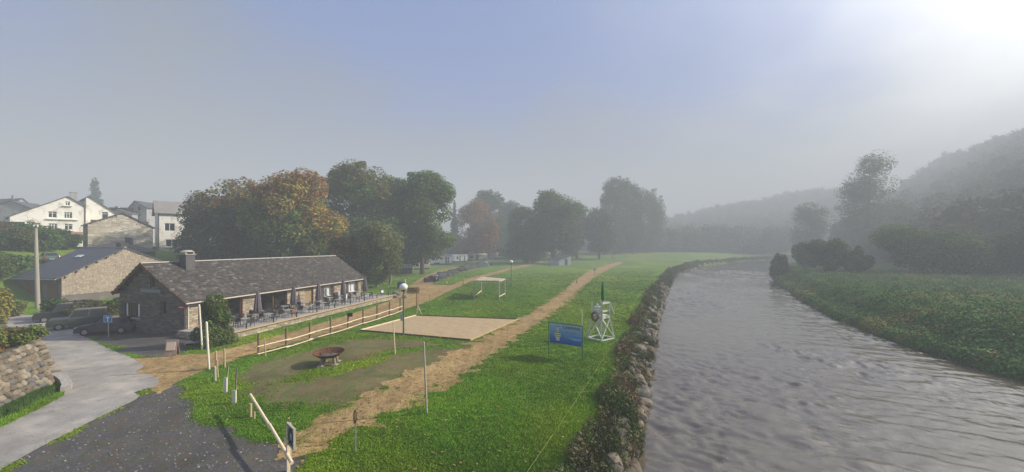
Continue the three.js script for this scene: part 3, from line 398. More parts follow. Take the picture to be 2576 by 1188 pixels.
{
  const t = thing('stone_restaurant', 'long low stone restaurant with grey slate roof beside the terrace', 'restaurant', W0.clone(), restTurn), r = rng(401), L = 21, RZ = -4.05, BZ = -6.75, EY = 2.5, RY = 5.34, BY = 3.1, FL = 0.5;
  const front = [[0.9, 4.6, FL, 2.28], [6.4, 9.35, FL, 2.28], [11.6, 12.8, FL, 2.3], [14.35, 15.6, 1.05, 2.15], [18.5, 20.0, 1.0, 2.2]];
  const roofAt = (z) => (z > RZ ? lerp(RY, EY + 0.2, (z - RZ) / -RZ) : lerp(RY, BY + 0.1, (z - RZ) / (BZ - RZ)));
  // wall cores with openings
  const fs = new THREE.Shape([[0, 0], [L, 0], [L, 2.55], [0, 2.55]].map((p) => new THREE.Vector2(...p))); for (const [a, b, c, d] of front) fs.holes.push(new THREE.Path([[a, c], [a, d], [b, d], [b, c]].map((p) => new THREE.Vector2(...p))));
  const core = new Build(); core.add(new THREE.ExtrudeGeometry(fs, { depth: 0.26, bevelEnabled: false }), M4(0, 0, -0.28));
  const gwin = [[4.53, 6.43, 1.13, 2.27], [1.81, 2.38, 1.5, 2.5], [3.0, 3.46, 3.55, 4.4]];   // measured back from the front corner
  const gs = new THREE.Shape([[0.28, 0], [0.28, 2.45], [4.05, RY - 0.14], [6.75, BY - 0.04], [6.75, 0]].map((p) => new THREE.Vector2(...p))); for (const [a, b, c, d] of gwin) gs.holes.push(new THREE.Path([[a, c], [b, c], [b, d], [a, d]].map((p) => new THREE.Vector2(...p))));
  const gable = new THREE.ExtrudeGeometry(gs, { depth: 0.26, bevelEnabled: false });
  core.add(gable, M4(0.02, 0, 0, 0, Math.PI / 2, 0)); 
  const gs2 = new THREE.Shape([[0.28, 0], [0.28, 2.45], [4.05, RY - 0.14], [6.75, BY - 0.04], [6.75, 0]].map((p) => new THREE.Vector2(...p)));
  core.add(new THREE.ExtrudeGeometry(gs2, { depth: 0.26, bevelEnabled: false }), M4(L - 0.28, 0, 0, 0, Math.PI / 2, 0)); core.box(L / 2, 1.5, BZ + 0.13, L - 0.7, 3.0, 0.24);
  part('wall', metricUV(core.geo()), std([0.3, 0.26, 0.21], 0.95, { map: T.mottle }), t);
  const st = new Build(); courses(st, (b, x, y, w, h, d, c, tilt) => b.box(x, y, 0.0, w, h, d, c, 0, 0, tilt), L, () => 2.45, front, r, LIT_STONE, 0.1, [0.16, 0.5]);
  const s1 = st.to('front_stonework', M.stone, t, 'warm stone courses of the terrace front with sunlight put into their colour'); s1.userData.kind = 'stuff';
  const sg = new Build(); courses(sg, (b, x, y, w, h, d, c, tilt) => b.box(0.0, y, -x, d, h, w, c, 0, tilt, 0), 6.75, (x) => roofAt(-x) - 0.15, gwin, r, SHADED_STONE, 0.11, [0.18, 0.6]);
  const s2 = sg.to('gable_stonework', M.stone, t, 'grey-brown stone courses of the gable with shade put into their colour'); s2.userData.kind = 'stuff';
  // floor and dark room behind the glass
  const room = new Build(); room.box(L / 2, FL - 0.06, -3.3, L - 0.7, 0.1, 6.2).box(L / 2, 2.75, -3.3, L - 0.7, 0.08, 6.2).box(5.2, 1.6, -6.2, 9, 2.2, 0.1); room.to('room_lining', M.interior, t);
  // roof: deck, then slates laid in courses
  const slope = (za, ya, zb, yb, name, seed) => { const q = rng(seed), b = new Build(), len = Math.hypot(zb - za, yb - ya), ang = Math.atan2(ya - yb, Math.abs(zb - za)), sg2 = Math.sign(zb - za), n = Math.floor(len / 0.2);
    for (let i = 0; i < n; i++) { const f = (i + 0.5) / n; for (let x = -0.35 + (i % 2) * 0.14 - 0.14 * q(); x < L + 0.3;) { const w = 0.2 + 0.16 * q(), k = 0.75 + 0.5 * q(), c = q() < 0.18 ? [0.135, 0.115, 0.095] : q() < 0.1 ? [0.18, 0.172, 0.155] : [0.09, 0.083, 0.078]; b.box(Math.max(-0.3, Math.min(L + 0.3, x + w / 2)), lerp(ya, yb, f) + 0.075 + 0.012 * q(), lerp(za, zb, f), w - 0.01, 0.022, 0.27, [c[0] * k, c[1] * k, c[2] * k], 0, sg2 * (ang - 0.05 + 0.04 * (q() - 0.5)), (q() - 0.5) * 0.03); x += w; } }
    const o = b.to(name, M.slate, deck); o.userData.kind = 'stuff'; return o; };
  const db = new Build(), sl = (za, ya, zb, yb) => { const len = Math.hypot(zb - za, yb - ya), ang = Math.atan2(ya - yb, Math.abs(zb - za)) * Math.sign(zb - za); db.box(L / 2, (ya + yb) / 2 + 0.005, (za + zb) / 2, L + 0.66, 0.09, len, undefined, 0, ang); };
  sl(RZ, RY, 0.42, EY); sl(RZ, RY, BZ - 0.3, BY - 0.12); const deck = db.to('roof', M.darkWood, t);
  slope(RZ, RY, 0.44, EY, 'slate_covering', 402); slope(RZ, RY, BZ - 0.32, BY - 0.12, 'slate_covering', 403);
  new Build().box(L / 2, RY + 0.1, RZ, L + 0.66, 0.07, 0.2).to('ridge_cap', std([0.5, 0.48, 0.45], 0.7), deck);
  new Build().box(L / 2, EY - 0.03, 0.53, L + 0.66, 0.09, 0.1).to('gutter', std([0.55, 0.5, 0.45], 0.5), t);
  new Build().box(L / 2, EY - 0.13, 0.4, L + 0.6, 0.1, 0.04).to('fascia', M.darkWood, t);
  const gv = new Build(); gv.plank(V3(-0.34, EY - 0.05, 0.42), V3(-0.34, RY - 0.02, RZ), 0.05, 0.2).plank(V3(-0.34, RY - 0.02, RZ), V3(-0.34, BY - 0.16, BZ - 0.3), 0.05, 0.2); gv.to('barge_board', M.darkWood, t);
  new Build().bar(V3(0.12, 0.05, 0.12), V3(0.12, 2.35, 0.12), 0.045).bar(V3(0.12, 2.35, 0.12), V3(0.12, 2.45, 0.5), 0.045).to('downpipe', std([0.6, 0.56, 0.5], 0.5), t);
  for (let i = 0; i < 5; i++) new Build().box(0 - 0.15, lerp(BY, RY, 0.15 + i * 0.18) - 0.25, lerp(BZ, RZ, 0.15 + i * 0.18), 0.35, 0.1, 0.1).to('rafter_end', M.darkWood, t);
  // chimney
  const ch = new Build(); const cz = RZ + 0.75; ch.box(2.5, 5.2, cz, 0.72, 1.6, 0.7); const co = part('chimney', metricUV(ch.geo()), std([0.15, 0.145, 0.15], 0.85, { map: T.mottle }), t);
  new Build().box(2.5, 6.03, cz, 0.84, 0.08, 0.82).to('chimney_slab', std([0.3, 0.28, 0.25], 0.9), co); for (const x of [2.2, 2.8]) new Build().box(x, 6.15, cz, 0.12, 0.16, 0.6).to('chimney_support', M.concrete, co); part('chimney_cap', new THREE.CylinderGeometry(0.25, 0.52, 0.16, 4, 1).rotateY(Math.PI / 4).translate(2.5, 6.31, cz), M.concrete, co);
  // front openings
  windowIn(t, 2.75, 1.39, -0.16, 3.7, 1.78, 3, M.redWood, M.glass, { t: 0.1 }).userData.label = 'wide glazed front with red-brown frame behind the bush';
  windowIn(t, 7.875, 1.39, -0.16, 2.95, 1.78, 2, M.darkWood, M.glass, { t: 0.09 }).userData.label = 'wide dark glazed front behind the terrace tables';
  const door = new Build().box(12.2, 1.4, -0.16, 1.1, 1.78, 0.06).to('door', std([0.3, 0.21, 0.12], 0.6, { map: T.grain }), t); new Build().box(12.65, 1.4, -0.1, 0.03, 0.18, 0.05).to('handle', M.steel, door); new Build().box(11.63, 1.4, -0.1, 0.06, 1.8, 0.1).box(12.77, 1.4, -0.1, 0.06, 1.8, 0.1).box(12.2, 2.27, -0.1, 1.08, 0.06, 0.1).to('door_frame', M.darkWood, door);
  for (const [a, b, c, d] of front.slice(3)) { const x = (a + b) / 2, w = windowIn(t, x, (c + d) / 2, -0.12, b - a, d - c, 2, M.whitePaint, M.glass, { t: 0.07 }); new Build().box(x, (c + d) / 2, -0.2, b - a - 0.06, d - c - 0.08, 0.02).to('blind', M.curtain, w); for (const s of [-1, 1]) new Build().box(x + s * ((b - a) / 2 + 0.2), (c + d) / 2, 0.09, 0.36, d - c + 0.06, 0.04).to('shutter', std([0.06, 0.035, 0.03], 0.6), t); new Build().box(x, c - 0.04, 0.08, b - a + 0.1, 0.06, 0.2).to('window_sill', M.concrete, t); }
  for (const x of [8.1, 9.0, 9.2]) part('ceiling_lamp', new THREE.SphereGeometry(0.09, 12, 8).translate(x, 2.05, -1.6 - (x - 8)), M.globe, t);
  // gable openings, board and sign; local x is out of the gable
  const gw = (a, b, c, d, cols, curt) => { const f = new Build(), z = -(a + b) / 2, y = (c + d) / 2, w = b - a, h = d - c; f.box(0.12, d - 0.03, z, 0.07, 0.06, w).box(0.12, c + 0.03, z, 0.07, 0.06, w); for (let i = 0; i <= cols; i++) f.box(0.122, y, -(a + 0.03 + (w - 0.06) * i / cols), 0.066, h - 0.12, 0.06); const o = f.to('window', M.darkWood, t); for (let i = 0; i < cols; i++) { const pw = (w - 0.06) / cols - 0.06; part('pane', new THREE.BoxGeometry(0.012, h - 0.12, pw).translate(0.13, y, -(a + 0.06 + pw / 2 + i * (w - 0.06) / cols)), M.darkGlass, o); } if (curt) for (const q of [0.2, 0.86]) new Build().box(0.115, y, -(a + w * q), 0.012, h - 0.14, 0.16).to('curtain', M.curtain, o); return o; };
  gw(...gwin[0], 3, true); gw(...gwin[1], 1); gw(...gwin[2], 1);
  new Build().box(-0.08, 1.08, -5.48, 0.18, 0.07, 2.1).to('window_sill', M.concrete, t);
  part('name_board', new THREE.BoxGeometry(0.05, 0.24, 2.1).translate(-0.1, 3.28, -3.35), std([0.2, 0.27, 0.3], 0.7, { map: T.grain }), t, 'weathered grey-blue board below the attic window');
  const rs = new Build().box(-0.06, 2.12, -0.3, 0.05, 0.26, 0.62).to('corner_sign', std([0.35, 0.03, 0.05], 0.5), t, 'small red and white sign at the roof corner'); new Build().box(-0.092, 2.14, -0.3, 0.01, 0.06, 0.45).to('sign_lettering', std([0.75, 0.72, 0.72], 0.6), rs);
}
// terrace
const TF = 0.5;
{
  const t = thing('terrace', 'raised paved terrace with a low stone wall along the restaurant', 'terrace', W0.clone(), restTurn), r = rng(411), x0 = -0.6, x1 = 21.2, D = 4.4;
  part('paving', metricUV(new THREE.BoxGeometry(x1 - x0, 0.46, D - 0.2).toNonIndexed().translate((x0 + x1) / 2, TF - 0.23, D / 2 + 0.0), 0.4), M.paving, t);
  new Build().box((x0 + x1) / 2, 0.22, D - 0.06, x1 - x0, 0.44, 0.14).to('retaining_core', std([0.25, 0.21, 0.16], 0.95), t);
  const b = new Build(); courses(b, (q, x, y, w, h, d, c, tl) => q.box(x0 + x, y, D + 0.02, w, h, d, c, 0, 0, tl), x1 - x0, () => 0.42, [], r, LIT_STONE, 0.12, [0.2, 0.55], 0.14); courses(b, (q, x, y, w, h, d, c, tl) => q.box(x0, y, x, d, h, w, c, 0, tl, 0), D, () => 0.42, [], r, LIT_STONE, 0.12, [0.2, 0.55], 0.14);
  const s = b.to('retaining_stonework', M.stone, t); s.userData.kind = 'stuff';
  for (let x = x0; x < x1 - 0.5; x += 2.18) new Build().box(x + 1.09, 0.48, D + 0.02, 2.16, 0.08, 0.26, undefined, (r() - 0.5) * 0.006).to('coping_plank', M.wood, t);
  for (let i = 0; i < 9; i++) { const p = new Build().box(1.2 + i * 2.4, 0.74, D - 0.06, 0.07, 0.46, 0.07).to('edge_post', M.black, t); void p; }
  new Build().bar(V3(x0 + 1.6, 0.93, D - 0.06), V3(x1 - 0.9, 0.93, D - 0.06), 0.018).to('edge_cable', M.darkMetal, t);
}
// tables, chairs, parasols
{
  const S = 0.8, mkTable = () => { const t = new THREE.Group(); t.name = 'terrace_table'; part('table_top', new RoundedBoxGeometry(0.95 * S, 0.035, 0.78 * S, 2, 0.012).translate(0, 0.74 * S, 0), std([0.4, 0.4, 0.4], 0.4, { map: T.mottle }), t); for (const [x, z] of [[-1, -1], [-1, 1], [1, -1], [1, 1]]) new Build().bar(V3(x * 0.4 * S, 0, z * 0.32 * S), V3(x * 0.38 * S, 0.73 * S, z * 0.3 * S), 0.02, undefined, 0.02, 6).to('leg', M.steel, t); new Build().box(0, 0.7 * S, 0, 0.82 * S, 0.04, 0.62 * S).to('apron', M.black, t); return t; };
  const mkChair = (m) => { const t = new THREE.Group(); t.name = 'terrace_chair'; part('seat', new RoundedBoxGeometry(0.44 * S, 0.04, 0.44 * S, 2, 0.015).translate(0, 0.45 * S, 0), m, t); const bk = new RoundedBoxGeometry(0.44 * S, 0.36 * S, 0.035, 2, 0.015).rotateX(-0.16).translate(0, 0.72 * S, -0.23 * S); part('backrest', bk, m, t); for (const [x, z] of [[-1, -1], [1, -1], [-1, 1], [1, 1]]) new Build().bar(V3(x * 0.22 * S, 0, z * 0.23 * S), V3(x * 0.2 * S, z < 0 ? 0.56 * S : 0.64 * S, z * 0.2 * S), 0.016, undefined, 0.014, 6).to('leg', M.black, t); for (const x of [-1, 1]) new Build().box(x * 0.21 * S, 0.645 * S, 0, 0.04, 0.025, 0.42 * S).to('armrest', m, t); return t; };
  const chairMat = std([0.03, 0.03, 0.034], 0.6), redMat = std([0.3, 0.09, 0.07], 0.6), ord = ['first', 'second', 'third', 'fourth', 'fifth', 'sixth', 'seventh', 'eighth'], tb = mkTable(), chs = [mkChair(chairMat), mkChair(redMat)], r = rng(421);
  let first = { t: true, 0: true, 1: true };
  const rows = [[3.3, 'edge row', [1.9, 4.0, 6.0, 8.1, 10.3, 12.7, 15.1, 17.6]], [1.35, 'wall row', [2.2, 4.9, 7.6, 9.9, 13.6, 15.2, 18.6]]];
  for (const [off, rowName, xs] of rows) xs.forEach((x, i) => {
    const turn = restTurn + (r() - 0.5) * 0.25, p = RL(x, TF, off), lab = `grey-topped table, ${ord[i]} from the gable in the terrace ${rowName}`;
    const o = first.t ? tb : tb.clone(); first.t = false; o.name = numbered('terrace_table'); o.position.copy(p); o.rotation.y = turn; tag(o, lab, 'table', 'terrace tables'); scene.add(o);
    const sides = [['river side', 0, 1], ['house side', 0, -1], ['gable side', -1, 0], ['far side', 1, 0]];
    sides.forEach(([nm, a, b], k) => { if (r() < 0.08) return; const red = i === 2 && k === 0 && off > 3 ? 1 : 0, c = first[red] ? chs[red] : chs[red].clone(); first[red] = false; c.name = numbered('terrace_chair'); const q = V3(a * 0.66, 0, b * 0.58).applyAxisAngle(V3(0, 1, 0), turn); c.position.copy(p).add(q); c.rotation.y = Math.atan2(-q.x, -q.z) + (r() - 0.5) * 0.4; tag(c, `${red ? 'reddish' : 'black'} chair on the ${nm} of the ${ord[i]} ${rowName} table from the gable`, 'chair', 'terrace chairs'); scene.add(c); });
  });
  const mkPar = (h) => { const t = new THREE.Group(); new Build().bar(V3(0, 0, 0), V3(0, h, 0), 0.024).to('pole', M.darkMetal, t); const pts = [[0.08, 0.55], [0.22, 0.6], [0.26, 0.85], [0.23, 1.2], [0.19, 1.7], [0.12, 2.2], [0.03, h - 0.05], [0.0, h]].map((p) => new THREE.Vector2(...p)), g = new THREE.LatheGeometry(pts, 32), q = g.attributes.position; for (let i = 0; i < q.count; i++) { const a = Math.atan2(q.getZ(i), q.getX(i)), k = 1 + 0.22 * Math.cos(a * 8); q.setXYZ(i, q.getX(i) * k, q.getY(i), q.getZ(i) * k); } g.computeVertexNormals(); const c = part('canopy', g, parMat, t); void c; new Build().bar(V3(0, h - 0.02, 0), V3(0, h + 0.06, 0), 0.03, undefined, 0.012).to('finial', M.darkMetal, t); new Build().box(0, 0.05, 0, 0.42, 0.1, 0.42).to('base', M.concrete, t); part('strap', new THREE.TorusGeometry(0.265, 0.016, 6, 20).rotateX(Math.PI / 2).translate(0, 0.95, 0), M.black, t); return t; };
  const parMat = std([0.14, 0.12, 0.14], 0.85), where = ['closest to the gable', 'before the stone pillar', 'beside the first white window', 'between the two white windows', 'at the far end of the terrace'];
  let p0; [648, 738, 801, 863, 918].forEach((u, i) => { const off = [2.1, 1.6, 1.7, 1.5, 1.6][i], o = p0 ? p0.clone() : (p0 = mkPar(2.6)); o.name = numbered('closed_parasol'); o.position.copy(RL(uToFront(u, off), TF, off)); o.rotation.y = i; tag(o, `closed grey-brown parasol ${where[i]}`, 'parasol', 'closed terrace parasols'); scene.add(o); });
  const cab = thing('service_cabinet', 'grey cabinet against the terrace wall beside the white window', 'cabinet', RL(16.3, TF, 0.45), restTurn); new Build().box(0, 0.45, 0, 0.7, 0.9, 0.4).to('carcass', std([0.45, 0.44, 0.43], 0.6), cab); new Build().box(-0.17, 0.45, 0.21, 0.32, 0.8, 0.02).to('door', std([0.4, 0.39, 0.38], 0.6), cab); new Build().box(0.17, 0.45, 0.21, 0.32, 0.8, 0.02).to('door', std([0.4, 0.39, 0.38], 0.6), cab);
  const bin = thing('litter_bin', 'small white bin beside the grey terrace cabinet', 'bin', RL(17.3, TF, 0.6), restTurn); part('bucket', new THREE.CylinderGeometry(0.18, 0.15, 0.5, 16).translate(0, 0.25, 0), M.whitePaint, bin); part('lid', new THREE.CylinderGeometry(0.19, 0.19, 0.05, 16).translate(0, 0.53, 0), M.steel, bin);
  // bamboo at the near corner
  const bp = GP(540, 867), rb = rng(431), bush = thing('bamboo_bush', 'tall feathery green bush before the restaurant corner', 'bush', V3(bp.x, 0, bp.z)), cl = []; for (let i = 0; i < 44; i++) { const a = rb() * 6.3, y = rb(), q = Math.sqrt(rb()) * (1.0 - 0.45 * y); cl.push({ x: Math.cos(a) * q, y: 0.25 + y * 2.75, z: Math.sin(a) * q, rx: 0.42 * (1.1 - 0.5 * y), ry: 0.5, c: [OL, G1, G2, [0.12, 0.12, 0.04]] }); }
  const sb = new Build(); for (let i = 0; i < 12; i++) { const c = cl[i]; sb.bar(V3(c.x * 0.3, 0, c.z * 0.3), V3(c.x, c.y + 0.3, c.z), 0.02, undefined, 0.01, 5); } sb.to('stem', M.bark, bush); part('foliage', leafCloud(cl, 15000, 0.075, rb, 0.1), M.leaf, bush);
}
// ---------- camp furniture ----------
const z2 = view(300, 680, 2.97), z3 = view(600, 680, 2.97), z4 = view(1000, 650, 3.6), z5 = view(1400, 620, 2.97), z7 = view(0, 850, 2.2), z8 = view(500, 950, 2.7), y5 = view(1100, 700, 6.44), y8 = view(0, 760, 3.96);
const scaleAt = (u, v) => EYE / (v - HORIZON_V);   // metres per picture unit at a foot on the level ground
function canvasMap(w, h, draw) { const c = document.createElement('canvas'); c.width = w; c.height = h; draw(c.getContext('2d'), w, h); const t = new THREE.CanvasTexture(c); t.colorSpace = THREE.SRGBColorSpace; return t; }
const printed = (t, rough = 0.5) => std([1, 1, 1], rough, { map: t });
{ // the rail fence along the path
  const feet = [[480, 1095], [720, 1030], [928, 965], [1108, 912], [1263, 862], [1393, 820], [1516, 783], [1624, 747], [1718, 712]].map(([x, y]) => GP(...z3(x, y))), r = rng(501);
  const t = thing('rail_fence', 'wooden post and rail fence with pale rails along the dirt path', 'fence', feet[0].clone()), o = feet.map((p) => p.clone().sub(feet[0]));
  o.forEach((p, i) => { const h = 1.36 + 0.1 * (r() - 0.5); new Build().bar(V3(p.x, -0.3, p.z), V3(p.x + 0.03 * (r() - 0.5), h, p.z), 0.08, undefined, 0.072, 10).to('post', std([0.24, 0.18, 0.1], 0.9, { map: T.grain }), t); });
  for (let i = 0; i < 8; i++) for (const [y, k] of [[0.6, 0.07], [0.15, 0.065]]) { const a = o[i].clone(), b = o[i + 1].clone(), d = b.clone().sub(a).normalize(); a.addScaledVector(d, -0.18).add(V3(0.1, y + 0.05 * (r() - 0.5), 0.03)); b.addScaledVector(d, 0.18).add(V3(0.1 + 0.0, y + 0.05 * (r() - 0.5), 0.03)); if (i % 2) { a.x += 0.085; b.x += 0.085; } new Build().bar(a, b, k * 0.55, undefined, k * 0.5, 8).to('rail', M.paleWood, t); }
  const bx = thing('meter_box', 'small black box fixed to a fence post', 'box', feet[4].clone()); new Build().box(0.18, 1.2, 0.06, 0.36, 0.3, 0.14).to('casing', M.black, bx); new Build().box(0.18, 1.2, 0.14, 0.3, 0.24, 0.01).to('lid', M.darkMetal, bx);
}
function stake(name, label, cat, foot, tip, r0, mat, group, extra) { const p = GP(...foot), s = scaleAt(...foot), t = thing(name, label, cat, p, 0, group), h = (foot[1] - tip[1]) * s, x = (tip[0] - foot[0]) * s; new Build().bar(V3(0, -0.25, 0), V3(x, h, 0), r0, undefined, r0 * 0.9, 9).to('shaft', mat, t); if (extra) extra(t, h, x); else part('tip', new THREE.ConeGeometry(r0 * 0.9, r0 * 1.2, 9).translate(x, h + r0 * 0.6, 0), mat, t); return t; }
const whiteStake = std([0.74, 0.7, 0.6], 0.7);
stake('white_pole', 'whitish pole beside the feathery bush, shorter of two', 'pole', z2(878, 1040), z2(850, 648), 0.055, whiteStake);
stake('white_pole', 'tall leaning whitish pole at the corner of the dirt path', 'pole', z8(312, 375), z8(290, 0), 0.06, whiteStake);
stake('fence_stake', 'thin stake beside the thick first post of the rail fence', 'stake', z3(542, 1100), z3(530, 945), 0.035, M.wood);
stake('fence_stake', 'round stake at the lawn corner, next to the tall white pole', 'stake', z8(370, 375), z8(365, 232), 0.05, M.wood);
stake('fence_stake', 'round stake between the white pole and the rail fence', 'stake', z8(437, 360), z8(432, 213), 0.05, M.wood);
stake('fence_stake', 'short squat stake on the lawn corner nearest the lane', 'stake', z8(360, 465), z8(357, 355), 0.06, M.greyWood);
stake('fence_stake', 'thin stake right behind the short squat stake', 'stake', z8(383, 440), z8(374, 300), 0.035, M.wood);
stake('thin_pole', 'thin bare pole standing in the grass before the sand court', 'pole', z8(1792, 252), z8(1776, -10), 0.035, M.paleWood);
stake('thin_pole', 'tall wooden pole at the edge of the tan track', 'pole', z8(2045, 722), z8(2018, 158), 0.042, M.greyWood);
stake('thin_pole', 'thin pole on the lawn beside the camping banner', 'pole', z5(934, 1190), z5(930, 868), 0.03, std([0.55, 0.58, 0.5], 0.6));
stake('path_post', 'reddish-brown post at the near corner of the sand court', 'post', z4(816, 930), z4(818, 710), 0.05, std([0.26, 0.12, 0.06], 0.8));
stake('path_post', 'short brown post beside the path, left of the trestle', 'post', z4(842, 900), z4(838, 800), 0.035, M.wood);
stake('path_post', 'short thin post on the path edge left of the trestle', 'post', z4(955, 850), z4(953, 785), 0.035, M.wood);
stake('path_post', 'brown post between the dirt path and the grass mound', 'post', z4(1310, 695), z4(1308, 628), 0.06, std([0.26, 0.13, 0.07], 0.8));
stake('path_post', 'pale peg leaning on the grass mound', 'post', z4(1145, 668), z4(1132, 645), 0.08, whiteStake);
{ // pale braces at the sand corner
  const p = GP(...z4(815, 990)), t = thing('post_brace', 'pale inverted V brace at the left corner of the sand court', 'brace', p); new Build().plank(V3(0, 0, 0), V3(0.12, 0.75, 0), 0.05, 0.05).to('strut', M.paleWood, t); new Build().plank(V3(0.5, 0, 0.1), V3(0.15, 0.75, 0), 0.04, 0.04).to('strut', M.paleWood, t); new Build().box(0.13, 0.77, 0, 0.12, 0.06, 0.1).to('joint', M.paleWood, t);
}
// young trees in guards
for (const [f, tp, gb, gt, lab] of [[z8(447, 555), z8(462, 330), z8(447, 555), z8(450, 435), 'pale tree guard round a thin sapling, left of two'], [z8(519, 640), z8(527, 365), z8(519, 640), z8(519, 535), 'pale tree guard with a grey stake, right of two']])
  stake('tree_guard', lab, 'tree guard', f, tp, 0.03, M.greyWood, 'sapling guards', (t, h, x) => { const s = scaleAt(...gb), gh = (gb[1] - gt[1]) * s; new Build().box(0, gh / 2, 0.06, 0.16, gh, 0.05).to('guard', whiteStake, t); new Build().bar(V3(0.05, gh * 0.8, 0.04), V3(x + 0.05, h * 1.02, 0.05), 0.014).to('sapling', M.bark, t); });
{ // barrier: fallen rail on a post and the notice board
  const a = GP(...z8(640, 752)), s = scaleAt(...z8(640, 752)), b = GP(...z8(940, 1188)), t = thing('barrier_rail', 'sloping wooden rail barrier from short post to notice board', 'barrier', a), h = (752 - 645) / 2.7 / 1.1704 * s, e = b.clone().sub(a);
  new Build().bar(V3(0, -0.3, 0), V3(0, h, 0), 0.06, undefined, 0.055).to('post', M.wood, t);
  new Build().bar(V3(-0.25, h + 0.22, -0.35), V3(e.x * 0.6, h + 0.1, e.z * 0.6), 0.05, undefined, 0.05, 9).to('rail', M.paleWood, t); new Build().bar(V3(e.x * 0.57, h + 0.16, e.z * 0.57), V3(e.x * 1.1, h - 0.02, e.z * 1.12), 0.045, undefined, 0.05, 9).to('rail', M.paleWood, t);
  new Build().bar(V3(0.3, -0.2, 0.2), V3(0.3, 0.3, 0.2), 0.02).to('peg', M.paleWood, t);
  const n = thing('notice_board', 'framed dark green assembly point board on a wooden post', 'sign', b, -0.75), sg = scaleAt(...z8(940, 1188)), px = 1 / 2.7 / 1.1704 * sg, top = (1188 - 805) * px, bw = 0.52, bh = (980 - 815) * px * 0.86;
  new Build().box(0, 0.55, 0, 0.11, 1.7, 0.09).to('post', M.paleWood, n); new Build().box(-0.02, top * 0.62, -0.07, 0.06, top * 0.76, 0.04).to('upright', M.greyWood, n);
  const map = canvasMap(256, 288, (c, w, h) => { c.fillStyle = '#0f2a2a'; c.fillRect(0, 0, w, h); c.fillStyle = '#9fc3cc'; for (const x of [105, 128, 151]) { c.beginPath(); c.arc(x, 108 + Math.abs(x - 128) * 0.4, 13, 0, 7); c.fill(); c.fillRect(x - 12, 122, 24, 52); c.fillRect(x - 11, 172, 9, 40); c.fillRect(x + 2, 172, 9, 40); } const arrow = (x, y, a) => { c.save(); c.translate(x, y); c.rotate(a); c.beginPath(); c.moveTo(26, 0); c.lineTo(0, -20); c.lineTo(0, -8); c.lineTo(-26, -8); c.lineTo(-26, 8); c.lineTo(0, 8); c.lineTo(0, 20); c.fill(); c.restore(); }; arrow(46, 46, 0.78); arrow(210, 46, 2.36); arrow(46, 244, -0.78); arrow(210, 244, -2.36); });
  part('board', new THREE.BoxGeometry(bw, bh, 0.03).translate(bw / 2 + 0.02, top - bh / 2, 0.0), [M.greenPaint, M.greenPaint, M.greenPaint, M.greenPaint, printed(map), M.greyWood], n);
  const f = new Build(); f.box(bw / 2 + 0.02, top + 0.02, 0.01, bw + 0.1, 0.05, 0.06).box(bw / 2 + 0.02, top - bh - 0.02, 0.01, bw + 0.1, 0.05, 0.06).box(-0.01, top - bh / 2, 0.011, 0.05, bh, 0.058).box(bw + 0.05, top - bh / 2, 0.011, 0.05, bh, 0.058); f.to('board_frame', M.greyWood, n);
  new Build().box(0.05, 0.98, 0.07, 0.32, 0.09, 0.03, undefined, 0, 0, 0.12).to('cross_piece', M.paleWood, n);
}
stake('trail_marker', 'small oval wooden marker on a slim metal pole in the near grass', 'marker', z8(1473, 1030), z8(1475, 775), 0.028, M.steel, null, (t, h, x) => { const g = new THREE.SphereGeometry(0.5, 14, 10); part('plaque', g.scale(0.13, 0.46, 0.05).translate(x, h + 0.12, 0.03), M.darkWood, t); part('plaque_face', new THREE.SphereGeometry(0.5, 12, 8).scale(0.07, 0.3, 0.03).translate(x, h + 0.13, 0.05), std([0.35, 0.25, 0.14], 0.8), t); });
{ // fire bowl
  const p = GP(...z8(1265, 330)), s = scaleAt(...z8(1265, 330)), t = thing('fire_bowl', 'wide rusty metal fire bowl on stubby legs', 'fire bowl', p), w = (1372 - 1145) / 2.7 / 1.1704 * s / 2, pts = [[0, 0.0], [w * 0.4, 0.02], [w * 0.75, 0.12], [w, 0.3], [w * 0.985, 0.31], [w * 0.73, 0.15], [w * 0.38, 0.05], [0, 0.03]].map((q) => new THREE.Vector2(...q));
  const bowl = new THREE.LatheGeometry(pts, 40); bowl.rotateX(0.05); bowl.translate(0, 0.4, 0); part('bowl', bowl, M.rust, t); part('rim', new THREE.TorusGeometry(w, 0.022, 8, 48).rotateX(Math.PI / 2 + 0.05).translate(0, 0.7, 0), M.rust, t);
  for (const a of [0.5, 2.1, 3.7, 5.3]) { const l = new Build().bar(V3(Math.cos(a) * w * 0.62, 0, Math.sin(a) * w * 0.62), V3(Math.cos(a) * w * 0.5, 0.48, Math.sin(a) * w * 0.5), 0.09, undefined, 0.08, 10).to('leg', std([0.4, 0.33, 0.25], 0.9, { map: T.mottle }), t); part('foot_slab', new THREE.BoxGeometry(0.3, 0.06, 0.3).translate(Math.cos(a) * w * 0.64, 0.03, Math.sin(a) * w * 0.64), M.concrete, l); }
  new Build().plank(V3(-w * 0.25, 0.82, -w * 0.35), V3(w * 0.35, 0.66, w * 0.4), 0.09, 0.025).to('poker_bar', M.rust, t); const ash = new THREE.CylinderGeometry(w * 0.55, w * 0.5, 0.05, 20).translate(0, 0.49, 0); part('ash', ash, std([0.12, 0.11, 0.1], 1), t);
}
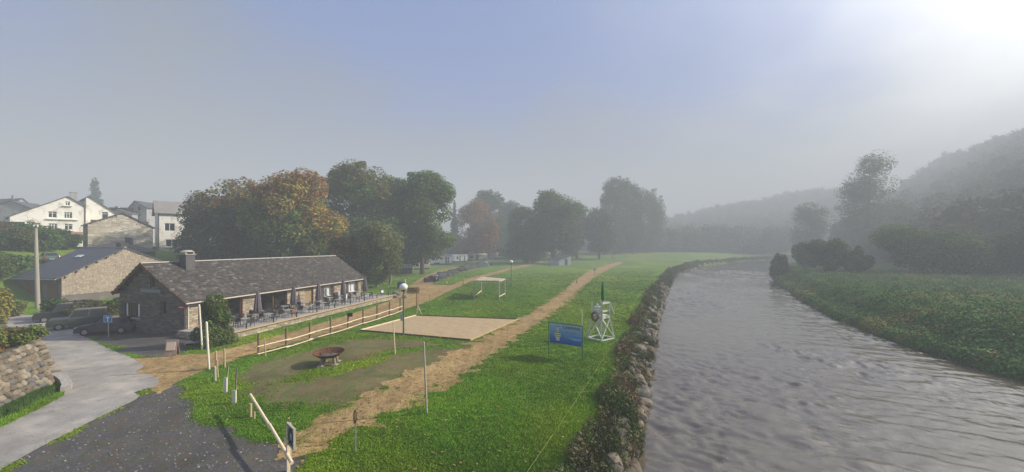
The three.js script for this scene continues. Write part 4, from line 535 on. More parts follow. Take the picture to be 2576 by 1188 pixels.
{ // sand court
  const c = R.sand, P = c.map(([x, z]) => V3(x, 0, z)), g = new THREE.BufferGeometry(), N = 40, pos = [], uv = [], ix = []; for (let j = 0; j <= N; j++) for (let i = 0; i <= N; i++) { const a = P[0].clone().lerp(P[1], j / N), b = P[3].clone().lerp(P[2], j / N), q = a.lerp(b, i / N); const e = Math.min(i, j, N - i, N - j) / 4; pos.push(q.x, 0.03 + 0.05 * Math.min(1, e) * (0.6 + fbm(q.x * 1.2, q.z * 1.2, 3, 4)), q.z); uv.push(q.x / 2, q.z / 2); } for (let j = 0; j < N; j++) for (let i = 0; i < N; i++) { const a = j * (N + 1) + i; ix.push(a, a + 1, a + N + 1, a + 1, a + N + 2, a + N + 1); }
  g.setAttribute('position', new THREE.Float32BufferAttribute(pos, 3)); g.setAttribute('uv', new THREE.Float32BufferAttribute(uv, 2)); g.setIndex(ix); g.computeVertexNormals(); const s = single('sand_court', g, M.sand, 'rectangular pale sand court in the middle of the lawn', null, null, 'structure');
  [[0, 1, M.paleWood], [1, 2, M.darkWood], [2, 3, M.wood], [3, 0, M.darkWood]].forEach(([a, b, m]) => { const L = P[a].distanceTo(P[b]), n = Math.max(2, Math.round(L / 2.4)); for (let k = 0; k < n; k++) new Build().plank(P[a].clone().lerp(P[b], (k + 0.01) / n).setY(0.06), P[a].clone().lerp(P[b], (k + 0.99) / n).setY(0.06), 0.05, 0.12).to('edging_board', m, s); });
}
function lampPost(foot, topV, label) { const p = onGround(...foot), d = -p.z, h = (foot[1] - topV) * d / FOCAL, t = thing('lamp_post', label, 'lamp post', p, 0, 'globe lamp posts along the path'), R0 = 0.29; new Build().bar(V3(0, -0.2, 0), V3(0, h - R0 * 1.6, 0), 0.07, undefined, 0.05, 12).to('pole', M.greenPaint, t); const g = part('globe', new THREE.SphereGeometry(R0, 24, 16).scale(1.05, 0.92, 1.05).translate(0, h - R0 * 0.92, 0), M.globe, t); part('collar', new THREE.CylinderGeometry(R0 * 0.62, 0.07, 0.16, 16).translate(0, h - R0 * 1.9, 0), M.darkMetal, t); new Build().box(-0.12, h * 0.35, 0.05, 0.16, 0.5, 0.14).to('fuse_box', M.steel, t); void g; return t; }
lampPost([1015, 846], 715, 'globe lamp post beside the sand court'); lampPost([1286, 722], 655, 'globe lamp post beside the wooden trestle'); lampPost([1382, 672], 636, 'distant globe lamp post left of the white shed');
{ // trestle
  const f = [z4(1425, 825), z4(1690, 830), z4(1752, 795), z4(1500, 765)].map((q) => GP(...q)), t = thing('wooden_trestle', 'open wooden trestle frame standing on the lawn', 'trestle', f[0].clone()), o = f.map((p) => p.clone().sub(f[0])), h = 2.15;
  o.forEach((p) => new Build().bar(V3(p.x, -0.2, p.z), V3(p.x * 0.98, h, p.z * 0.98), 0.09, undefined, 0.085, 10).to('leg', M.greyWood, t));
  for (const [a, b] of [[0, 1], [3, 2], [0, 3], [1, 2]]) new Build().plank(o[a].clone().setY(h + 0.06), o[b].clone().setY(h + 0.06), 0.14, 0.12).to('top_beam', M.greyWood, t);
  for (let k = 0; k < 9; k++) { const q = (k + 0.5) / 9; new Build().plank(o[0].clone().lerp(o[1], q).setY(h + 0.14), o[3].clone().lerp(o[2], q).setY(h + 0.14), 0.34, 0.035).to('top_board', k % 3 ? M.greyWood : M.wood, t); }
  for (const [a, b] of [[0, 3], [1, 2]]) new Build().bar(o[a].clone().setY(0.28), o[b].clone().setY(0.28), 0.06, undefined, 0.06, 9).to('side_rail', M.paleWood, t);
  for (const [a, b, q] of [[0, 1, 0.12], [1, 0, 0.12], [3, 2, 0.12], [2, 3, 0.12]]) new Build().plank(o[a].clone().setY(h - 0.55), o[a].clone().lerp(o[b], q).setY(h), 0.06, 0.06).to('brace', M.greyWood, t);
}
{ // camping banner
  const a = GP(1381, 890), b = GP(1466, 905), t = thing('camping_banner', 'blue camping banner stretched in a dark green frame', 'banner', a), e = b.clone().sub(a), len = e.length(), ya = (890 - 809) * scaleAt(0, 890), yb = (905 - 822) * scaleAt(0, 905), H = (ya + yb) / 2, turn = Math.atan2(-e.z, e.x); t.rotation.y = turn;
  for (const x of [0, len]) new Build().bar(V3(x, -0.2, 0), V3(x, H, 0), 0.035, undefined, 0.035, 10).to('post', M.greenPaint, t); new Build().bar(V3(-0.03, H, 0), V3(len + 0.03, H, 0), 0.035).to('top_rail', M.greenPaint, t);
  const map = canvasMap(1024, 720, (c, w, h) => { const bands = ['#9fb6cc', '#8fadcb', '#7fa6cd', '#6c9bcd', '#5a90cc', '#3f7fc8', '#2b6fc2', '#1f60b4', '#1a55a6']; bands.forEach((k, i) => { c.fillStyle = k; c.beginPath(); c.moveTo(0, i * 80 + 20 * (i % 2)); c.quadraticCurveTo(w / 2, i * 80 - 24, w, i * 80 + 14); c.lineTo(w, h); c.lineTo(0, h); c.fill(); });
    c.fillStyle = '#12294f'; c.font = 'bold 118px sans-serif'; c.textAlign = 'center'; c.fillText('CAMPING', 700, 160); c.font = 'bold 104px sans-serif'; c.lineWidth = 14; c.strokeStyle = '#a9c8e6'; c.lineJoin = 'round'; c.strokeText('Au petit', 730, 330); c.fillText('Au petit', 730, 330); c.font = 'bold 104px sans-serif'; c.strokeText('CAM', 600, 480); c.fillText('CAM', 600, 480); c.font = 'bold 72px sans-serif'; c.strokeText('Pagnard', 850, 520); c.fillStyle = '#2b6fc2'; c.fillText('Pagnard', 850, 520);
    c.fillStyle = '#c9b94a'; c.beginPath(); c.ellipse(260, 420, 105, 115, 0, 0, 7); c.fill(); c.fillStyle = '#aebfcc'; c.fillRect(225, 120, 74, 200); c.fillRect(205, 530, 116, 90); c.fillStyle = '#34507c'; c.fillRect(222, 110, 80, 18); c.lineWidth = 18; for (let i = 0; i < 6; i++) { c.strokeStyle = i % 2 ? '#e8e4d2' : '#2d2f35'; c.beginPath(); c.moveTo(175 + Math.abs(i - 3) * 8, 320 + i * 34); c.quadraticCurveTo(260, 345 + i * 34, 345 - Math.abs(i - 3) * 8, 320 + i * 34); c.stroke(); } });
  const cloth = new THREE.PlaneGeometry(len - 0.1, H * 0.62, 24, 12), q = cloth.attributes.position; for (let i = 0; i < q.count; i++) q.setZ(i, 0.02 * Math.sin(q.getX(i) * 3.1) * (0.5 - q.getY(i) / H)); cloth.computeVertexNormals(); cloth.translate(len / 2, H * 0.68, 0); const m = printed(map, 0.55); m.side = THREE.DoubleSide; part('banner_sheet', cloth, m, t);
  for (const x of [0.03, len - 0.03]) for (const y of [0.42, 0.68, 0.95]) new Build().bar(V3(x, H * y, 0), V3(x < 1 ? x + 0.05 : x - 0.05, H * y, 0), 0.01).to('tie', M.whitePaint, t);
}
{ // lifeguard tower
  const tw = view(1700, 820, 5.943), f = [tw(425, 1120), tw(655, 1070), tw(395, 1030), tw(170, 1060)].map((q) => GP(...q)), t = thing('lifeguard_tower', 'white wooden lifeguard chair tower with crossed braces on the lawn', 'lifeguard tower', f[0].clone()), W = std([0.76, 0.8, 0.7], 0.6, { map: T.stain });
  f[2] = f[1].clone().add(f[3]).sub(f[0]); const o = f.map((p) => p.clone().sub(f[0])), c = o[0].clone().add(o[1]).add(o[2]).add(o[3]).multiplyScalar(0.25), s = scaleAt(...tw(425, 1120)), px = s / 5.943 / 1.1704, H = (1120 - 440) * px, P = (1120 - 720) * px, top = (p, y) => p.clone().lerp(c, 0.36 * Math.min(1, y / P)).setY(y), w = 0.085;
  o.forEach((p, i) => new Build().plank(top(p, 0), top(p, P), w, w).plank(top(p, P), top(p, P).setY(i === 2 ? P + 0.1 : H), w * 0.95, w * 0.95).to('leg', W, t));
  for (let i = 0; i < 4; i++) { const a = o[i], b = o[(i + 1) % 4]; new Build().plank(top(a, 0.1), top(b, 0.1), w * 0.9, w).to('base_rail', W, t); new Build().plank(top(a, 0.14), top(b, P - 0.05), 0.05, w * 0.8).to('brace', W, t); new Build().plank(top(b, 0.14).add(V3(0.03, 0, 0.03)), top(a, P - 0.05).add(V3(0.03, 0, 0.03)), 0.05, w * 0.8).to('brace', W, t); new Build().plank(top(a, P + 0.04), top(b, P + 0.04), 0.06, 0.16).to('platform_rail', W, t); }
  for (let k = 0; k < 6; k++) { const q = (k + 0.5) / 6; new Build().plank(top(o[0], P).lerp(top(o[1], P), q).setY(P + 0.14), top(o[3], P).lerp(top(o[2], P), q).setY(P + 0.14), 0.15, 0.03).to('platform_board', W, t); }
  const ty = (a, b, y) => new Build().plank(top(o[a], P).setY(y), top(o[b], P).setY(y), 0.06, 0.12).to('arm_rail', W, t); ty(0, 1, H - 0.06); ty(1, 2, H - 0.06); ty(0, 1, P + 0.5); ty(0, 3, P + 0.55);
  const m0 = top(o[0], P).lerp(top(o[2], P), 0.5); new Build().box(m0.x, P + 0.42, m0.z, 0.55, 0.05, 0.5).to('seat', W, t); new Build().box(m0.x - 0.2, P + 0.75, m0.z - 0.15, 0.06, 0.3, 0.5).to('backrest', W, t); new Build().plank(top(o[1], P).setY(H), top(o[1], P).add(V3(0.28, H - P - 0.85, 0.1)), 0.05, 0.1).to('slanting_board', W, t);
  const pole = top(o[0], P).add(V3(0.05, 0, 0.07)); new Build().bar(pole.clone().setY(P - 0.6), pole.clone().setY(H + 1.55), 0.028, undefined, 0.022).to('flag_pole', M.greyWood, t); const fl = new THREE.LatheGeometry([[0.015, 0], [0.07, 0.06], [0.1, 0.4], [0.07, 1.0], [0.02, 1.42]].map((q) => new THREE.Vector2(...q)), 20), fq = fl.attributes.position; for (let i = 0; i < fq.count; i++) { const a = Math.atan2(fq.getZ(i), fq.getX(i)), k = 1 + 0.35 * Math.cos(a * 5); fq.setXYZ(i, fq.getX(i) * k, fq.getY(i), fq.getZ(i) * k); } fl.computeVertexNormals(); fl.translate(pole.x + 0.03, H + 0.1, pole.z); part('furled_flag', fl, std([0.03, 0.2, 0.08], 0.8), t);
  const rg = thing('life_ring', 'brown weathered life ring with coiled rope hanging on the tower', 'life ring', f[0].clone().add(top(o[3], P).lerp(top(o[0], P), 0.4)).setY(P - 0.05), Math.atan2(-(o[0].z - o[3].z), o[0].x - o[3].x)); part('ring', new THREE.TorusGeometry(0.27, 0.075, 10, 28).translate(0, 0.15, 0.12), std([0.2, 0.12, 0.09], 0.9), rg); part('rope', new THREE.TorusGeometry(0.33, 0.022, 6, 28).scale(0.8, 1.1, 1).translate(0.06, 0.1, 0.2), std([0.3, 0.22, 0.16], 0.9), rg);
  const bx = thing('float_box', 'light grey equipment box on the lifeguard platform', 'box', f[0].clone().add(top(o[3], P).lerp(top(o[1], P), 0.35)).setY(P + 0.16)); new Build().box(0, 0.28, 0, 0.3, 0.56, 0.26).to('body', std([0.55, 0.56, 0.58], 0.6), bx); new Build().box(-0.03, 0.595, 0, 0.42, 0.06, 0.32).to('lid', M.whitePaint, bx);
}
{ // guy line on the lawn
  const a = GP(1325, 1200), b = GP(1532, 885), c = new THREE.CatmullRomCurve3([a.setY(0.12), a.clone().lerp(b, 0.5).setY(0.06), b.setY(0.12)]); single('guy_line', new THREE.TubeGeometry(c, 40, 0.005, 5), std([0.3, 0.32, 0.08], 0.6), 'thin yellow line stretched across the near lawn by the bank', 'line');
}
{ // far end of the terrace: barrier with yellow notices, boulders, bin, easel
  const p = GP(...z4(690, 790)), t = thing('yellow_barrier', 'metal barrier hung with yellow notices at the path junction', 'barrier', p, 0.1), s = scaleAt(...z4(690, 790)) / 3.6 / 1.1704, map = canvasMap(256, 192, (c, w, h) => { c.fillStyle = '#8d7a1f'; c.fillRect(0, 0, w, h); c.fillStyle = '#2b2710'; [[30, 22, 46, 40], [84, 22, 22, 40], [112, 22, 44, 40], [24, 84, 18, 38], [50, 84, 150, 16], [50, 104, 110, 16], [170, 84, 44, 38], [110, 146, 20, 16]].forEach((q) => c.fillRect(...q)); c.strokeStyle = '#c2b25a'; c.lineWidth = 6; c.strokeRect(6, 6, w - 12, h - 12); });
  const w = 300 * s, h = 80 * s; part('notice', new THREE.BoxGeometry(w * 0.42, h * 0.8, 0.03).translate(w * 0.28, h * 0.6, 0), printed(map, 0.6), t); for (const x of [-0.5, 0.0, 0.5]) new Build().bar(V3(x * w, -0.1, 0), V3(x * w, h * 1.05, 0), 0.03).to('upright', M.greenPaint, t); new Build().bar(V3(-w / 2, h, 0), V3(w / 2, h, 0), 0.025).to('top_bar', M.greenPaint, t); new Build().bar(V3(-w / 2, h * 0.5, 0), V3(w * 0.07, h * 0.5, 0), 0.02).to('middle_bar', M.greenPaint, t);
  for (const [x, y, k, lab] of [[600, 770, 0.55, 'pale boulder left of the globe lamp at the terrace end'], [690, 800, 0.42, 'small boulder beneath the yellow notices'], [575, 800, 0.4, 'grey boulder touching the terrace end']]) { const q = GP(...z4(x, y + 20)), o = single('boulder', STONES[Math.round(k * 10)], stoneMats[3], lab, 'boulder', 'boulders at the terrace end'); o.position.set(q.x, 0.2, q.z); o.scale.set(k * 2, k * 1.3, k * 1.5); o.rotation.y = x; }
  const bn = thing('waste_container', 'dark green waste container beside a white post', 'container', GP(...z4(650, 715))); const bs = scaleAt(...z4(650, 715)) / 3.6 / 1.1704; part('body', new RoundedBoxGeometry(64 * bs, 55 * bs, 0.9, 2, 0.06).translate(0, 30 * bs, 0), std([0.03, 0.05, 0.04], 0.6), bn); new Build().box(0, 60 * bs, 0, 68 * bs, 0.08, 1).to('lid', M.black, bn);
  stake('white_post', 'white post right of the dark waste container', 'post', z4(695, 715), z4(695, 628), 0.09, whiteStake);
  const ez = thing('folding_easel', 'black and white folding easel sign at the far terrace corner', 'sign', RL(20.6, TF, 3.3), restTurn - 0.4); new Build().box(0, 0.45, 0.1, 0.5, 0.8, 0.03, undefined, 0, -0.2).to('panel', M.black, ez); new Build().box(0, 0.5, 0.13, 0.3, 0.3, 0.01, undefined, 0, -0.2).to('panel_print', M.whitePaint, ez); for (const x of [-1, 1]) new Build().bar(V3(x * 0.22, 0, -0.2), V3(x * 0.22, 0.85, 0.02), 0.02).to('leg', M.wood, ez);
}
{ // sandwich board by the lane, parking signs
  const p = GP(...z2(612, 1092)), t = thing('sandwich_board', 'pinkish folding pavement sign on the path before the gable', 'sign', p, 0.35), m = std([0.42, 0.3, 0.26], 0.7, { map: T.mottle }); new Build().box(0, 0.5, 0.14, 0.58, 0.95, 0.04, undefined, 0, -0.22).to('front_panel', m, t); new Build().box(0, 0.5, -0.14, 0.58, 0.95, 0.04, undefined, 0, 0.22).to('back_panel', m, t); new Build().box(0, 0.62, 0.155, 0.44, 0.5, 0.03, undefined, 0, -0.22).to('notice_sheet', std([0.6, 0.5, 0.42], 0.8), t);
  const map = canvasMap(128, 128, (c, w, h) => { c.fillStyle = '#2f6fae'; c.fillRect(0, 0, w, h); c.strokeStyle = '#dfe9f2'; c.lineWidth = 6; c.strokeRect(5, 5, w - 10, h - 10); c.fillStyle = '#eef3f7'; c.fillRect(57, 40, 16, 70); c.fillRect(36, 26, 58, 16); });
  stake('traffic_sign', 'small blue traffic sign with a white T on a post before the dark blue car', 'sign', y8(1262, 920), y8(1262, 745), 0.035, M.greyWood, null, (q, h) => part('plate', new THREE.BoxGeometry(0.62, 0.5, 0.03).translate(0, h + 0.22, 0.04), printed(map, 0.4), q));
  const pm = canvasMap(128, 192, (c, w, h) => { c.fillStyle = '#1b2b45'; c.fillRect(0, 0, w, h); c.fillStyle = '#eef'; c.fillRect(14, 14, 100, 40); c.font = 'bold 110px sans-serif'; c.textAlign = 'center'; c.fillText('P', w / 2, 164); });
  stake('parking_sign', 'parking sign with white P on the mound beside the path', 'sign', y5(1200, 870), y5(1195, 500), 0.06, M.greyWood, null, (q, h) => { part('plate', new THREE.BoxGeometry(0.75, 1.1, 0.04).translate(0, h * 0.3, 0.08), printed(pm, 0.4), q); new Build().box(0, h + 0.15, 0, 1.0, 0.12, 0.5).to('lamp_head', M.darkMetal, q); part('warning_plate', new THREE.CylinderGeometry(0.3, 0.3, 0.04, 3).rotateX(Math.PI / 2).translate(0, h * 0.62, 0.08), M.whitePaint, q); });
  stake('marker_post', 'dark post with white bands behind the slate mound', 'post', y5(1655, 635), y5(1640, 480), 0.1, M.darkWood, null, (q, h) => { for (const y of [0.25, 0.9]) new Build().box(0.05, h * y, 0.1, 0.2, h * 0.2, 0.06).to('white_band', whiteStake, q); });
  stake('far_post', 'slim dark post with a white foot beside the far track', 'post', [1541, 664], [1542, 625], 0.08, M.darkWood, null, (q, h) => new Build().box(0, h * 0.15, 0.05, 0.3, h * 0.3, 0.12).to('white_foot', whiteStake, q));
  stake('far_post', 'small grey sign standing in the middle of the far track', 'post', z5(1042, 585), z5(1040, 515), 0.06, M.steel, null, (q, h) => new Build().box(0, h, 0, 0.7, 0.5, 0.05).to('plate', std([0.6, 0.6, 0.58], 0.6), q));
  stake('far_post', 'short dark peg in the tan track', 'post', z5(885, 640), z5(885, 610), 0.06, M.darkWood);
}
{ // slate mound beside the path: rough slabs
  const r = rng(551), t = thing('slate_mound', 'grey mound of rough slate slabs between path and caravans', 'mound', GP(...y5(1250, 830))), o = t.position.clone(); const A = GP(...y5(1040, 850)), B = GP(...y5(1750, 600)), C = GP(...y5(2250, 520));
  const line = (q) => (q < 0.6 ? A.clone().lerp(B, q / 0.6) : B.clone().lerp(C, (q - 0.6) / 0.4)); const core = new Build(); const mats = [[0.08, 0.08, 0.085], [0.12, 0.12, 0.12], [0.1, 0.095, 0.09]].map((c) => std(c, 0.85, { map: T.mottle }));
  for (let i = 0; i < 120; i++) { const q = r(), p = line(q).sub(o), s = 0.8 + 1.0 * r(), m = part('slab', STONES[i % 7], mats[i % 3], t); m.position.set(p.x + (r() - 0.5) * 1.2, 0.1 + 0.55 * r() * (1 - Math.abs(q - 0.4)), p.z - r() * 3.2); m.scale.set(s * 1.5, s * 0.75, s); m.rotation.set((r() - 0.5) * 0.5, r() * 6, (r() - 0.5) * 0.5); }
}
{ // the embankment of pitched stone at the lane
  const r = rng(561), b0 = GP(-160, 1105), b1 = GP(0, 1030), b2 = GP(136, 966), h = 2.0, tp = [GP(-130, 925, h), GP(0, 893, h), GP(80, 864, h)], t = thing('stone_embankment', 'pitched stone embankment wall with plants on top beside the lane', 'wall', b1.clone()), o = b1, bl = [b0, b1, b2].map((p) => p.clone().sub(o)), tl = tp.map((p) => p.clone().sub(o));
  const at = (q, y) => { const k = q < 0.5 ? q * 2 : (q - 0.5) * 2, i = q < 0.5 ? 0 : 1, a = bl[i].clone().lerp(bl[i + 1], k), b = tl[i].clone().lerp(tl[i + 1], k); return a.lerp(b, y); };
  const end = GP(84, 850).sub(o), endT = GP(66, 846, 1.0).sub(o), g = new THREE.BufferGeometry(), q3 = []; const tri = (...v) => v.forEach((e) => q3.push(e.x, e.y, e.z)), quad = (a, b, c, d) => { tri(a, b, c); tri(a, c, d); }; const back = V3(-6, 0, -1); quad(bl[0], bl[1], tl[1], tl[0]); quad(bl[1], bl[2], tl[2], tl[1]); quad(bl[2], end, endT, tl[2]); quad(tl[0], tl[1], tl[1].clone().add(back), tl[0].clone().add(back)); quad(tl[1], tl[2], endT.clone().add(V3(-1.5, 0.8, 0)), tl[1].clone().add(back)); tri(tl[2], endT, endT.clone().add(V3(-1.5, 0.8, 0)));
  g.setAttribute('position', new THREE.Float32BufferAttribute(q3, 3)); g.computeVertexNormals(); part('bedding', metricUV(g), std([0.2, 0.16, 0.11], 0.95, { map: T.mottle, side: THREE.DoubleSide }), t);
  const n1 = V3().crossVectors(bl[2].clone().sub(bl[0]), tl[1].clone().sub(bl[1])).normalize(), qd = new THREE.Quaternion().setFromRotationMatrix(new THREE.Matrix4().makeBasis(bl[2].clone().sub(bl[0]).normalize(), V3().crossVectors(n1, bl[2].clone().sub(bl[0]).normalize()), n1));
  for (let j = 0; j < 9; j++) { let q = -0.02 + 0.03 * r(); while (q < 1) { const w = 0.042 + 0.034 * r(), p = at(Math.min(0.985, q + w / 2), (j + 0.5 + 0.25 * (r() - 0.5)) / 9), m = part('stone', STONES[Math.floor(r() * 7)], stoneMats[Math.floor(r() * 6)], t), L = bl[2].distanceTo(bl[0]); m.position.copy(p); m.quaternion.copy(qd).multiply(new THREE.Quaternion().setFromEuler(new THREE.Euler(0.12 * (r() - 0.5), 0.12 * (r() - 0.5), 0.5 * (r() - 0.5)))); m.scale.set(w * L * 1.0, 0.29 * (0.75 + 0.4 * r()), 0.16 + 0.12 * r()); q += w; } }
  for (let j = 0; j < 8; j++) for (let k = 0; k < 5; k++) { const p = bl[2].clone().lerp(end, (k + 0.5 + 0.3 * r()) / 5).lerp(tl[2].clone().lerp(endT, (k + 0.5) / 5), (j + 0.5) / 8), m = part('stone', STONES[(j + k) % 7], stoneMats[(j * 3 + k) % 6], t); m.position.copy(p); m.scale.set(0.7, 0.22, 0.5); m.rotation.y = r() * 0.6 + 0.9; }
  const kb = thing('kerb_block', 'curved pale concrete kerb block at the foot of the embankment', 'kerb', GP(150, 975)), pts = [[136, 950], [150, 955], [163, 965], [168, 977], [165, 985]].map(([u, v]) => GP(u, v).sub(kb.position)); for (let i = 0; i < 4; i++) new Build().plank(pts[i].clone().setY(0.11), pts[i + 1].clone().setY(0.11), 0.34, 0.24).to('kerb_segment', M.concrete, kb);
  // planting on top
  const cl = [], rr = rng(562); for (let i = 0; i < 46; i++) { const q = rr(), p = at(q, 1).add(V3(-0.3 - 2.4 * rr(), 0.15, -0.3 * rr())); cl.push({ x: p.x, y: p.y + 0.1 + 0.35 * rr(), z: p.z - 0.3, rx: 0.32 + 0.2 * rr(), ry: 0.3, c: rr() < 0.3 ? [[0.17, 0.11, 0.035], [0.2, 0.09, 0.03], OL] : [OL, [0.13, 0.14, 0.035], G2] }); } for (let i = 0; i < 16; i++) { const p = tl[2].clone().lerp(endT, i / 15); cl.push({ x: p.x - 0.4 - 0.8 * rr(), y: p.y + 0.25, z: p.z, rx: 0.35, ry: 0.35, c: [[0.2, 0.1, 0.04], OL, [0.16, 0.13, 0.04]] }); }
  const pl = thing('embankment_planting', 'green and rust coloured ground cover on top of the embankment', 'plants', o.clone()); part('foliage', leafCloud(cl, 13000, 0.065, rr, 0.5), M.leaf, pl); pl.userData.kind = 'stuff';
  makeBush('roadside_shrub', 'yellow-green shrub at the left edge above the lane', DP(-15, 617, 30).setY(0), 4.2, 2.8, 7000, 0.1, 563, [OL, YE, G2, GO], null);
  makeBush('roadside_shrub', 'low yellowish shrub beside the lane at the left edge', DP(28, 617, 36).setY(0), 1.9, 2.4, 4000, 0.1, 564, [OL, GO, G2], null);
  const vg = [], vr = rng(565); for (let i = 0; i < 1500; i++) { const q = vr(), p = at(0.02 + 0.98 * q, 0).add(o), k = 0.7 + 0.6 * vr(); p.x += 0.1 + vr() * 0.9; p.z += 0.25 + vr() * 0.9; if (F.road(p.x, p.z) > -0.05) continue; vg.push({ p: p.setY(0), s: [1.6, 2.4, 1.6], ry: vr() * 6, c: [0.06 * k, 0.12 * k, 0.022 * k] }); } scatter('verge_grass', blade(7, 0.09, 0.012, 0.2, rng(566)), instMat, vg, 'rough grass verge below the stone embankment', 'grass');
}
{ // loose stones on the yard
  const r = rng(571), list = []; for (let i = 0; i < 4000 && list.length < 700; i++) { const x = -19 + 20 * r(), z = -6 - 18 * r(); if (F.gravel(x, z) < 0 || F.road(x, z) > 0) continue; const s = 0.03 + 0.05 * r() * r(), k = 0.6 + 0.8 * r(); list.push({ p: V3(x, 0.012, z), s: [s * 1.3, s * 0.6, s], ry: r() * 6, c: [0.2 * k, 0.19 * k, 0.18 * k] }); } scatter('loose_stones', STONES[1], std([1, 1, 1], 0.9), list, 'loose stones scattered over the gravel yard', 'stones');
  const fl = []; for (let i = 0; i < 9000 && fl.length < 800; i++) { const d = 11 + 24 * r(), x = lerp(-d * 1.1, bankTop(d), r()), z = -d; if (F.road(x, z) > 0 || buildingFloor(x, z)) continue; const k = 0.7 + 0.6 * r(), q = F.gravel(x, z) > 0.3 ? 0 : F.track(x, z) > 0 ? 1 : r() < 0.2 ? 1 : 0; if (!q) continue; fl.push({ p: V3(x, 0.05, z), s: [0.05 + 0.03 * r(), 1, 0.035], ry: r() * 6, rx: (r() - 0.5) * 0.8, c: r() < 0.5 ? [0.3 * k, 0.2 * k, 0.08 * k] : [0.2 * k, 0.11 * k, 0.05 * k] }); } scatter('fallen_leaves', new THREE.CircleGeometry(1, 5).rotateX(-Math.PI / 2), instMat, fl, 'fallen brown leaves scattered over yard and track', 'leaves');
}
// ---------- caravans, shed, cars, houses ----------
function caravan(name, label, u0, u1, vb, vt, deep, turn, opt) { // a boxy home on its pitch: body, roof, windows, door, skirt
  const a = onGround(u0, vb), d = -a.z, w = (u1 - u0) * d / FOCAL / Math.max(0.6, Math.cos(turn)), h = (vb - vt) * d / FOCAL, t = thing(name, label, opt.cat ?? 'caravan', a, turn, 'caravans on the pitches'), m = opt.m ?? M.whitePaint, bh = h * (opt.skirt === 0 ? 0.95 : 0.82), y0 = h - bh - 0.1;
  part('body', new RoundedBoxGeometry(w, bh, deep, 2, 0.08).translate(w / 2, y0 + bh / 2, -deep / 2), m, t);
  if (opt.gable) { const g = new THREE.CylinderGeometry(0.001, 1, 1, 4, 1); void g; const s = new THREE.Shape([[-deep / 2 - 0.15, 0], [deep / 2 + 0.15, 0], [0, h * 0.22]].map((p) => new THREE.Vector2(...p))); part('roof', new THREE.ExtrudeGeometry(s, { depth: w + 0.2, bevelEnabled: false }).rotateY(Math.PI / 2).translate(-0.1, y0 + bh, -deep / 2), opt.roof ?? M.roof, t); } else new Build().box(w / 2, y0 + bh + 0.04, -deep / 2, w + 0.24, 0.1, deep + 0.2).to('roof', opt.roof ?? M.whitePaint, t);
  new Build().box(w / 2, y0 / 2, -deep / 2, w * 0.94, y0, deep * 0.9).to('skirt', M.black, t);
  for (const [x, y, ww, hh, mm] of opt.win ?? []) { const f = new Build().box(w * x, y0 + bh * y, 0.02, w * ww + 0.08, bh * hh + 0.08, 0.03).to('window', mm ?? M.whitePaint, t); const n = ww > 0.25 ? 3 : 1; for (let i = 0; i < n; i++) part('pane', new THREE.BoxGeometry(w * ww / n - 0.05, bh * hh, 0.02).translate(w * (x + ww * ((i + 0.5) / n - 0.5)), y0 + bh * y, 0.038), opt.glass ?? M.darkGlass, f); }
  for (const [x, ww, mm] of opt.door ?? []) { const q = new Build().box(w * x, y0 + bh * 0.46, 0.02, w * ww, bh * 0.86, 0.04).to('door', mm ?? M.darkMetal, t); new Build().box(w * (x + ww * 0.35), y0 + bh * 0.45, 0.05, 0.05, 0.14, 0.03).to('handle', M.steel, q); }
  if (opt.awning) { const [x, ww, out, mm] = opt.awning, b = new Build(); b.add(BOX, M4(w * x, y0 + bh * 0.96, out / 2, 0.12, 0, 0, w * ww, 0.05, out)); const q = b.to('awning', mm, t); for (const s of [-1, 1]) new Build().bar(V3(w * (x + s * ww * 0.48), 0, out * 0.96), V3(w * (x + s * ww * 0.48), y0 + bh * 0.9, out * 0.96), 0.05).to('awning_pole', M.whitePaint, q); }
  return t;
}
